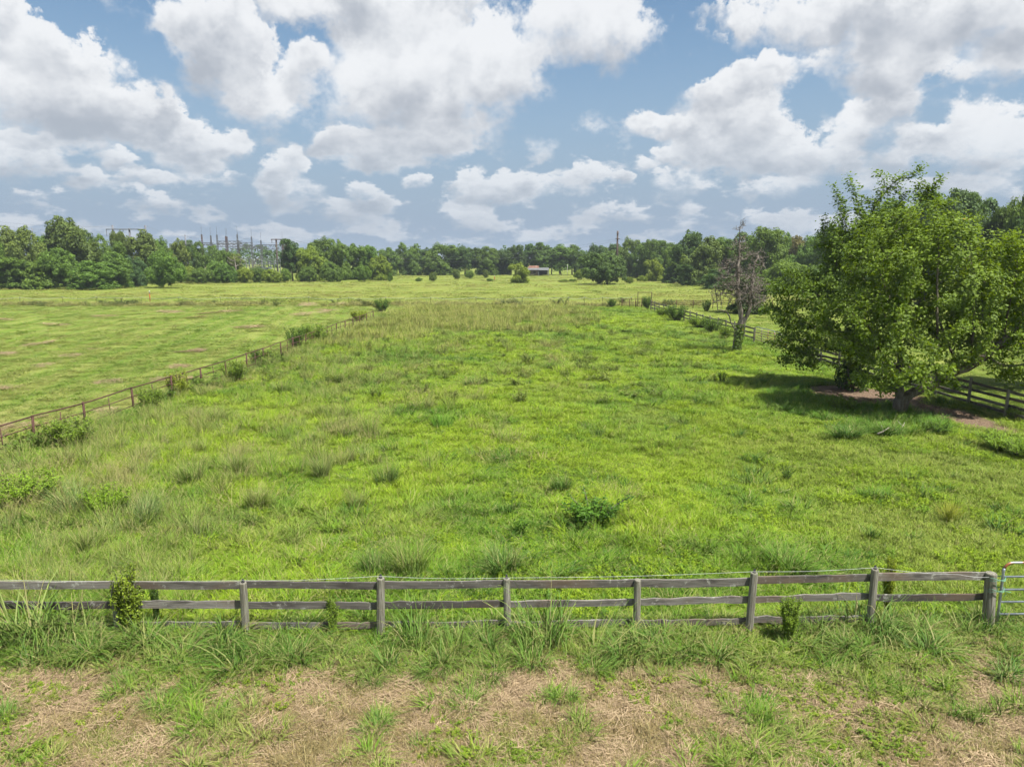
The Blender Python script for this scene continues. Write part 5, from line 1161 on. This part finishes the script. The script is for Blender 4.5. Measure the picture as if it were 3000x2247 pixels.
for (px, py, w, h, col, lab) in ((1983, 938, 3.4, 2.0, DG, 'dark bramble on the far part of the right fence'), (1940, 925, 2.6, 1.2, LG, 'pale weeds left of the bramble on the right fence'), (2050, 958, 3.0, 1.3, LG, 'grassy bush right of the bramble on the right fence'), (2085, 975, 2.4, 1.4, DG, 'bushy weeds on the right fence left of the dead tree'),
                                 (2125, 990, 1.6, 1.1, LG, 'weeds at the fence behind the dead trunk'), (1895, 905, 2.0, 2.0, DG, 'creeper on the far corner posts of the right fence'), (1792, 900, 2.0, 1.4, DG, 'small dark bush by the tape left of the far corner'), (2070, 912, 1.5, 1.6, DG, 'dark weed on the thin pipe fence')):
    shrub('fence_bush', lab, 'bush', ground(px, py), 'vine', w, h, col)
for (px, py, w, h, col, lab) in ((1735, 1535, 2.1, 0.85, (0.072, 0.162, 0.021), 'dense dark leafy weed patch in the middle pasture'), (1525, 1560, 1.2, 0.6, (0.088, 0.186, 0.021), 'smaller dark leafy weed patch left of the dense one'), (1990, 1290, 0.9, 0.35, DG, 'low dark weed in the short grass right of centre'), (2305, 1400, 0.5, 0.4, DG, 'single dark tuft weed in the right turf'), (2115, 1120, 1.4, 0.9, DG, 'dark green weed at the edge of the tree shade')):
    shrub('leafy_weed', lab, 'weed', ground(px, py), 'spike', w, h, col)
for (px, py, w, h, col, lab) in ((310, 1500, 1.5, 0.85, (0.160, 0.275, 0.023), 'bright leafy bush among tall grass at the left'), (60, 1480, 2.2, 0.9, (0.160, 0.267, 0.026), 'broad leafy weed patch at the left edge'), (2465, 1200, 1.5, 0.7, LG, 'low bush at the left foot of the forked tree'), (2925, 1312, 1.7, 0.65, (0.17, 0.28, 0.035), 'green bush at the end of the bare path'), (2740, 1262, 1.5, 0.5, (0.096, 0.178, 0.029), 'weeds in front of the forked trunk'), (3010, 1335, 1.8, 0.65, (0.17, 0.28, 0.035), 'green bush below the right fence at the edge'),
                                 (2985, 1225, 1.2, 0.6, LG, 'leafy weeds along the foot of the right fence'), (2790, 1150, 1.6, 0.8, DG, 'dark bush against the right fence by the low limb')):
    shrub('low_bush', lab, 'bush', ground(px, py), 'wide', w, h, col)

# ------------------------------------------------------------------ single clumps of grass
def mat_clump():
    m, b, out = new_mat('clump_blades'); oi = b.n.new('ShaderNodeObjectInfo')
    foliage_shader(b, out, blade_colour(b, oi.outputs['Color'], 0.3), 0.42, 0.6, 0.2, 0.45); return m
M['clump'] = mat_clump()
crng = np.random.default_rng(66)
CL = {'bunch': [grass_mesh('clump', [blades(crng, 420, 0.30, (0.45, 1.0), (0.010, 0.018), 0.26, 0.6, 4, 0.10)] + seed_stalks(crng, 26, 0.28, (0.85, 1.25)), M['clump']) for _ in range(3)],
      'arch': [grass_mesh('clump', [blades(crng, 260, rr, (0.22, 0.8), (0.010, 0.020), 0.50, 1.5, 5, 0.12), blades(crng, 70, rr * 1.2, (0.3, 0.7), (0.007, 0.012), 0.9, 0.9, 4, 1.0)], M['clump']) for rr in (0.22, 0.3, 0.36, 0.27, 0.4)],
      'fine': [grass_mesh('clump', [blades(crng, 480, 0.36, (0.35, 0.65), (0.008, 0.013), 0.18, 0.35, 3, 0.04)], M['clump']) for _ in range(2)]}
def clump(px, py, kind_, w, h, col, label, group):
    p = ground(px, py); o = link('grass_clump', CL[kind_][int(crng.integers(len(CL[kind_])))]); o.location = (p.x, p.y, float(gz(p.x, p.y))); o.rotation_euler.z = float(crng.uniform(0, 6.28))
    uw, uh = {'bunch': (1.2, 0.95), 'arch': (1.2, 0.6), 'fine': (1.0, 0.55)}[kind_]; o.scale = (w / uw, w / uw, h / uh); o.color = (*col, 1); tag(o, label, 'grass clump', group)
G1, G2 = 'bunch grass clumps in the pasture', 'grass clumps on the verge'
for a in ((1130, 1418, 'bunch', 0.95, 1.05, (0.120, 0.219, 0.039), 'round green bunch grass clump standing alone left of centre'), (940, 1392, 'bunch', 1.0, 1.0, (0.160, 0.235, 0.052), 'bunch grass clump left of the lone round one'), (1297, 1248, 'fine', 1.2, 0.62, (0.120, 0.267, 0.019), 'soft dark green dome of fine grass in mid pasture'), (1045, 1490, 'bunch', 0.8, 0.75, (0.176, 0.243, 0.052), 'loose straw tinged tuft below the lone round clump'),
          (1200, 1690, 'bunch', 1.3, 1.2, (0.160, 0.251, 0.039), 'tall bunch grass behind the boards between second and third bare posts'), (1110, 1690, 'bunch', 1.0, 0.9, (0.136, 0.243, 0.046), 'bluish tall grass left of the tallest clump behind the fence'), (260, 1622, 'bunch', 0.9, 0.95, (0.160, 0.227, 0.046), 'brown based bunch grass clump behind the fence at the left'), (430, 1530, 'bunch', 1.1, 1.1, (0.136, 0.227, 0.065), 'bluish upright bunch grass right of the bright leafy bush'), (755, 1490, 'bunch', 1.0, 0.9, (0.176, 0.251, 0.046), 'dark based bunch grass clump in the left pasture'),
          (215, 1500, 'bunch', 1.5, 1.25, (0.152, 0.235, 0.065), 'wide pale bunch grass above the bright leafy bush'), (560, 1420, 'bunch', 1.2, 1.1, (0.160, 0.243, 0.046), 'tall grass clump in the left pasture thicket'), (690, 1390, 'bunch', 1.1, 1.0, (0.160, 0.243, 0.046), 'tall grass clump right of the left thicket'), (1645, 1440, 'bunch', 0.75, 0.8, (0.096, 0.211, 0.026), 'narrow dark green tuft above the dense weed patch'), (640, 1240, 'bunch', 0.9, 0.9, (0.160, 0.243, 0.039), 'tuft of tall grass near the mid pipe fence'),
          (2310, 1672, 'bunch', 1.3, 0.7, (0.120, 0.243, 0.026), 'green tuft behind the boards right of the fifth bare post'), (2560, 1452, 'fine', 1.2, 0.35, (0.128, 0.259, 0.019), 'low dark green tuft in the right turf'), (2780, 1510, 'fine', 0.9, 0.4, (0.256, 0.292, 0.026), 'yellowish tuft in the right turf near the gate'), (1470, 1670, 'bunch', 1.3, 0.8, (0.120, 0.227, 0.046), 'bluish grass clump behind the fence at centre'), (985, 1120, 'bunch', 1.6, 1.0, (0.176, 0.251, 0.046), 'pale tall grass stand right of the pipe fence'), (830, 1150, 'bunch', 1.2, 0.9, (0.160, 0.251, 0.039), 'grass stand left of the pale tall stand'),
          (2480, 1280, 'bunch', 1.6, 0.75, (0.104, 0.219, 0.033), 'lush grass stand before the bare earth'), (2600, 1270, 'bunch', 1.5, 0.7, (0.112, 0.227, 0.033), 'lush grass stand before the forked trunk')):
    clump(*a, G1)
for a in ((80, 1885, 'arch', 1.9, 1.6, (0.136, 0.235, 0.046), 'large drooping grass clump at the left end of the fence'), (190, 1880, 'arch', 1.4, 1.3, (0.152, 0.243, 0.052), 'straw streaked clump beside the large left clump'), (360, 1995, 'arch', 0.5, 0.42, (0.120, 0.243, 0.039), 'small upright clump on the left verge below the shrub'), (475, 2060, 'arch', 0.75, 0.4, (0.136, 0.243, 0.046), 'spreading clump in the left straw'), (650, 2095, 'arch', 0.42, 0.35, (0.120, 0.251, 0.039), 'small clump in the straw right of the spreading one'),
          (1100, 2140, 'arch', 0.68, 0.42, (0.128, 0.251, 0.039), 'dense round clump alone in the straw at centre left'), (1365, 2075, 'arch', 0.8, 0.42, (0.144, 0.251, 0.046), 'ragged clump at the edge of the straw at centre'), (1650, 2055, 'arch', 0.7, 0.45, (0.136, 0.259, 0.036), 'green clump right of the pale straw heap'), (1090, 1995, 'arch', 0.7, 0.4, (0.136, 0.235, 0.046), 'clump below the second bare post'), (1275, 1970, 'arch', 0.8, 0.5, (0.136, 0.243, 0.046), 'arching clump on the bare bank at centre'),
          (1435, 1985, 'arch', 0.8, 0.5, (0.136, 0.243, 0.046), 'arching clump on the bank left of the full arching one'), (1560, 1950, 'arch', 1.0, 0.8, (0.128, 0.243, 0.039), 'full arching clump below the third post'), (1735, 1965, 'arch', 0.75, 0.45, (0.136, 0.251, 0.039), 'low arching clump left of the green bank'), (1840, 1930, 'arch', 1.1, 0.9, (0.128, 0.243, 0.046), 'arching clump below the fourth post'), (2950, 1990, 'arch', 0.85, 0.5, (0.104, 0.219, 0.046), 'bluish clump on the verge by the gate'), (1215, 1885, 'arch', 1.2, 1.25, (0.120, 0.227, 0.039), 'tall broad bladed clump hiding the boards between second and third posts'),
          (1590, 1885, 'arch', 1.4, 1.65, (0.128, 0.243, 0.039), 'tallest broad bladed clump hiding boards right of the third post'), (2530, 1850, 'arch', 1.3, 1.2, (0.128, 0.243, 0.046), 'broad bladed clump hiding the lower board near the gate'), (1330, 1915, 'arch', 1.0, 0.9, (0.128, 0.235, 0.039), 'clump right of the foot of the second post'), (2900, 1850, 'arch', 0.9, 0.8, (0.112, 0.227, 0.039), 'clump at the foot of the gate post'), (660, 1905, 'arch', 1.0, 0.5, (0.096, 0.203, 0.046), 'dark clump below the first bare post'), (880, 1930, 'arch', 0.8, 0.5, (0.112, 0.227, 0.039), 'clump between the first two bare posts'), (20, 2100, 'arch', 0.5, 0.5, (0.120, 0.243, 0.039), 'clump cut by the left picture edge in the straw')):
    clump(*a, G2)

# ------------------------------------------------------------------ substation, pylons, poles, wires
def lattice_beam(m, a, b_, d, n, w=0.12):
    """box truss seen from the side: two chords and a zigzag, doubled in depth"""
    a, b_ = np.array(a, float), np.array(b_, float)
    for dy in (-d * 0.5, d * 0.5):
        for dz in (-d * 0.5, d * 0.5): m.beam(a + [0, dy, dz], b_ + [0, dy, dz], w)
        for i in range(n):
            p = a + (b_ - a) * i / n; q = a + (b_ - a) * (i + 1) / n; s = d * 0.5 if i % 2 else -d * 0.5
            m.beam(p + [0, dy, s], q + [0, dy, -s], w * 0.6)
def lattice_post(m, x, y, h, w0, w1, sp=0.0, n=7, t=0.13):
    c = lambda s: w0 + (w1 - w0) * s
    for sx in (-1, 1):
        for sy in (-1, 1): m.beam((x + sx * w0 / 2, y + sy * w0 / 2, -0.2), (x + sx * w1 / 2, y + sy * w1 / 2, h), t)
    for i in range(n):
        z0, z1 = h * i / n, h * (i + 1) / n; a0, a1 = c(i / n) / 2, c((i + 1) / n) / 2; s = 1 if i % 2 else -1
        for sy in (-1, 1): m.beam((x - s * a0, y + sy * a0, z0), (x + s * a1, y + sy * a1, z1), t * 0.6)
def substation():
    Y = 262.0; X = lambda p: float(x_at(p, Y)); Zt = lambda q: z_at(q, Y)
    root = empty('substation', (X(720), Y, 0)); tag(root, 'electrical substation of lattice posts and girders behind the scrub', 'substation'); ox = X(720)
    posts = [(600, 687, 'rusty_steel', 0), (606, 702, 'steel', 6), (626, 690, 'steel', 0), (631, 687, 'steel', 4), (644, 690, 'rusty_steel', 8), (660, 693, 'rusty_steel', 4), (680, 703, 'rusty_steel', 8), (703, 687, 'steel', 0), (744, 694, 'steel', 0), (754, 703, 'steel', 6), (828, 704, 'rusty_steel', 2)]
    for (px, top, mt, dy) in posts:
        m = MB(); h = Zt(top); lattice_post(m, X(px) - ox, dy, h, 0.95, 0.28, n=8, t=0.09); p = m.build('lattice_post', M[mt], root)
        m = MB(); m.tube([(X(px) - ox, dy, h - 0.2), (X(px) - ox, dy, h + 3.0)], 0.04, 4); m.build('lightning_rod', M['steel'], p)
    for (a, b_, q, dy, d) in ((590, 632, 715, 0, 0.8), (632, 703, 710, 4, 0.9), (606, 703, 719, 6, 0.9), (703, 744, 716, 0, 1.2), (703, 752, 722, 6, 1.0), (754, 832, 724, 3, 1.6), (660, 754, 726, 8, 0.9)):
        m = MB(); z = Zt(q); lattice_beam(m, (X(a) - ox, dy, z), (X(b_) - ox, dy, z), d, max(4, int((b_ - a) / 7)), 0.16); m.build('girder', M['steel'], root)
    # pale bus-work lower down
    for i, px in enumerate(range(724, 834, 9)):
        m = MB(); h = Zt(758 if i % 2 else 762); m.beam((X(px) - ox, -6 + (i % 3) * 3, -0.2), (X(px) - ox, -6 + (i % 3) * 3, h), 0.22); m.build('bus_support', M['light_steel'], root)
    for q, a, b_ in ((758, 718, 834), (773, 720, 830), (766, 760, 834)):
        m = MB(); z = Zt(q); m.beam((X(a) - ox, -6.3, z), (X(b_) - ox, -6.3, z), 0.2); m.build('bus_bar', M['light_steel'], root)
    for px in (745, 762, 781, 802, 820):
        m = MB(); x = X(px) - ox; m.tube([(x, -4, Zt(772)), (x, -4, Zt(769)), (x, -4, Zt(766)), (x, -4, Zt(763))], [0.32, 0.2, 0.32, 0.2], 8); m.build('insulator_stack', M['light_steel'], root)
    for px, w, h in ((770, 3.2, 3.4), (795, 2.6, 3.0)):
        m = MB(); x = X(px) - ox; m.box(x - w / 2, x + w / 2, -3.5, -1.2, 0, h); m.box(x - w * 0.3, x + w * 0.3, -3.3, -1.4, h + 0.004, h + 0.7); m.build('transformer', M['light_steel'], root)
substation()
def h_frame(label, pxs, Y, tops, bar_y, bar_px, mat, arms=None):
    X = lambda p: float(x_at(p, Y)); ox = X(pxs[0]); root = empty('transmission_frame', (ox, Y, 0)); tag(root, label, 'power structure')
    for p, t in zip(pxs, tops):
        m = MB(); m.tube([(X(p) - ox, 0, -0.3), (X(p) - ox, 0, z_at(t, Y))], [0.36, 0.30], 8); m.build('frame_pole', M[mat], root, True)
    m = MB(); z = z_at(bar_y, Y); m.beam((X(bar_px[0]) - ox, -0.35, z), (X(bar_px[1]) - ox, -0.35, z), 0.3); m.build('crossarm', M[mat], root)
    for (p, q0, q1) in arms or ():
        m = MB(); x = X(p) - ox; m.tube([(x, -0.35, z_at(q0, Y)), (x + 0.05, -0.35, (z_at(q0, Y) + z_at(q1, Y)) / 2), (x, -0.35, z_at(q1, Y))], 0.11, 6); m.build('insulator_string', M['steel'], root)
    return root
h_frame('tall three pole transmission frame rising above the left wood', (344, 392, 439), 250, (660, 669, 661), 672.5, (326, 440), 'steel', ((327, 673, 692), (375, 673, 680), (424, 673, 680), (344, 690, 694), (440, 688, 694)))
h_frame('two pole wooden transmission frame right of the substation', (815, 842), 275, (700, 700), 702, (801, 856), 'pole', ((803, 703, 712), (828, 703, 708)))
def pole(name, label, px, Y, top, r, mat, extras=()):
    x = float(x_at(px, Y)); g = empty(name, (x, Y, 0)); tag(g, label, 'pole'); h = z_at(top, Y); m = MB(); m.tube([(0, 0, -0.3), (0, 0, h * 0.5), (0, 0, h)], [r * 1.2, r, r * 0.8], 8); m.build('shaft', M[mat], g, True)
    for (q, w) in extras:
        m = MB(); z = z_at(q, Y); m.beam((-w, -r, z), (w, -r, z), 0.16); m.build('crossarm', M[mat], g)
    return g
pole('utility_pole', 'tall dark pole rising behind the big dark bush', 1806, 225, 677, 0.32, 'pole', ((700, 0.7), (684, 0.35)))
pole('utility_pole', 'single dark pole between left wood and substation', 552, 255, 688, 0.25, 'steel', ((716, 1.6),))
pole('utility_pole', 'thin distant mast above the far left wood', 110, 260, 668, 0.2, 'steel')
pole('lamp_pole', 'thin pale yard pole right of the farmhouse', 1662, 290, 775, 0.07, 'white')
def wire(label, a, b_, sag, r=0.03):
    m = MB(); pts = []
    for s in np.linspace(0, 1, 25): pts.append((a[0] + (b_[0] - a[0]) * s, a[1] + (b_[1] - a[1]) * s, a[2] + (b_[2] - a[2]) * s - sag * 4 * s * (1 - s)))
    o = m.tube(pts, r, 4); o = m.build('power_line', M['wire']); tag(o, label, 'power line', 'overhead power lines')
def at(px, py, Y): return (float(x_at(px, Y)), Y, z_at(py, Y))
wire('upper power line crossing the central treeline to the tall dark pole', at(856, 702, 275), at(1806, 700, 225), 6.0, 0.022)
wire('middle power line crossing the central treeline to the tall dark pole', at(815, 720, 275), at(1806, 705, 225), 6.5, 0.022)
wire('lowest power line crossing the central treeline', at(900, 748, 275), at(1806, 742, 225), 1.6, 0.022)
wire('power line right of the tall dark pole running into the wood', at(1806, 700, 225), at(2250, 690, 190), 3.0, 0.022)
for i, (q0, q1) in enumerate(((640, 664), (650, 680), (658, 690), (664, 692))):
    wire(['highest', 'second highest', 'third highest', 'lowest'][i] + ' power line leaving the picture at the upper left', at(-60, q0, 230), at(340, q1, 250), 1.0, 0.02)
wire('ground wire between the three pole frame and the substation', at(440, 661, 250), at(600, 690, 262), 1.5, 0.02)

for i, (a_, b_) in enumerate((((344, 694, 250), (606, 716, 268)), ((392, 694, 250), (632, 712, 266)), ((439, 694, 250), (660, 713, 266)), ((552, 690, 255), (600, 692, 262)), ((703, 690, 262), (744, 697, 262)), ((754, 706, 268), (828, 707, 264)), ((828, 708, 264), (842, 704, 275)))):
    wire(['sagging conductor from the left pole of the three pole frame to the substation', 'sagging conductor from the middle pole of the three pole frame to the substation', 'sagging conductor from the right pole of the three pole frame to the substation', 'short wire from the single dark pole to the first lattice post', 'wire between the two tallest substation posts', 'wire above the long right hand girder of the substation', 'short wire from the last lattice post to the wooden frame'][i], at(*a_), at(*b_), 0.8, 0.022)

# ------------------------------------------------------------------ the farmhouse
def farmhouse():
    Y = 288.0; x0 = float(x_at(1543, Y)); root = empty('farmhouse', (x0, Y, 0)); tag(root, 'small far farmhouse with rusty and grey tin roof and open carport', 'house')
    m = MB(); m.box(0.0, 4.6, 0, 7.0, 0, 2.5); m.build('wall', M['brick'], root)
    def slab(name, pts, mat, parent=root):
        V = np.array(pts, float); V = np.vstack([V, V - [0, 0, 0.12]]); n = len(pts)
        Q = [(i, (i + 1) % n, n + (i + 1) % n, n + i) for i in range(n)]; Q += [tuple(range(3, -1, -1))[::-1], tuple(range(n + 3, n - 1, -1))]
        return link(name, make_mesh(name, V, np.array(Q), mat=M[mat]), parent)
    slab('roof_slope', [(-0.5, -0.8, 2.4), (4.9, -0.8, 2.4), (4.9, 1.0, 3.1), (0.2, 1.0, 3.1)], 'tin')
    slab('roof_slope', [(1.2, 2.42, 3.92), (5.0, 2.42, 3.92), (5.0, 7.4, 2.6), (-0.5, 7.4, 2.6)], 'rust_tin')
    slab('roof_slope', [(0.2, 1.02, 3.12), (4.95, 1.02, 3.12), (4.95, 2.4, 4.0), (1.2, 2.4, 4.0)], 'rust_tin')
    slab('carport_roof', [(4.7, -0.6, 2.3), (9.0, -0.6, 2.3), (9.0, 5.0, 3.2), (4.7, 5.0, 3.2)], 'tin')
    m = MB(); m.box(4.62, 8.6, 4.2, 4.4, 0, 2.9); m.build('carport_back_wall', M['dark'], root)
    for (x, y) in ((4.8, -0.3), (8.8, -0.3), (8.8, 4.6)):
        m = MB(); m.box(x - 0.1, x + 0.1, y - 0.1, y + 0.1, 0, 2.5 if y < 1 else 3.0); m.build('carport_post', M['light_steel'], root)
    for x in (0.8, 2.6):
        m = MB(); m.box(x, x + 1.0, -0.03, 0.0, 0.9, 1.9); w = m.build('window', M['dark'], root); m = MB(); m.box(x - 0.1, x + 1.1, -0.06, -0.033, 0.8, 0.88); m.build('sill', M['white'], w)
farmhouse()

# ------------------------------------------------------------------ loose sticks
def stick(px, py, L, ang, label):
    rng = np.random.default_rng(int(px)); p = ground(px, py); m = MB(); d = np.array([math.cos(ang), math.sin(ang), 0])
    m.tube([np.array([0, 0, 0.05]), d * L * 0.5 + [0, 0, 0.10], d * L + [0, 0, 0.22]], [0.03, 0.026, 0.014], 6); m.tube([d * L * 0.55 + [0, 0, 0.1], d * L * 0.8 + [-d[1] * 0.25, d[0] * 0.25, 0.3]], [0.016, 0.008], 5)
    o = m.build('fallen_branch', M['pale_dead'], None, True); o.location = (p.x, p.y, float(gz(p.x, p.y)) + 0.10); tag(o, label, 'branch')
stick(2570, 1280, 0.7, 0.5, 'pale fallen branch in the grass before the forked tree')
stick(2640, 1262, 0.6, 0.9, 'thin fallen branch right of the pale one')

# ------------------------------------------------------------------ the air: faint summer haze
def haze():
    m = bpy.data.materials.new('summer_haze'); m.use_nodes = True; t = m.node_tree; t.nodes.clear()
    o = t.nodes.new('ShaderNodeOutputMaterial'); v = t.nodes.new('ShaderNodeVolumePrincipled'); t.links.new(v.outputs[0], o.inputs['Volume'])
    v.inputs['Color'].default_value = (0.80, 0.88, 1.0, 1); v.inputs['Density'].default_value = HAZE_DENSITY; v.inputs['Anisotropy'].default_value = 0.2
    b = MB(); b.box(-6100, 6100, -4100, 9100, -1.2, 22.0); ob = b.build('haze', m); kind(ob, 'stuff', 'faint pale summer haze over the fields', 'haze')
HAZE_DENSITY = 0.0002
haze()
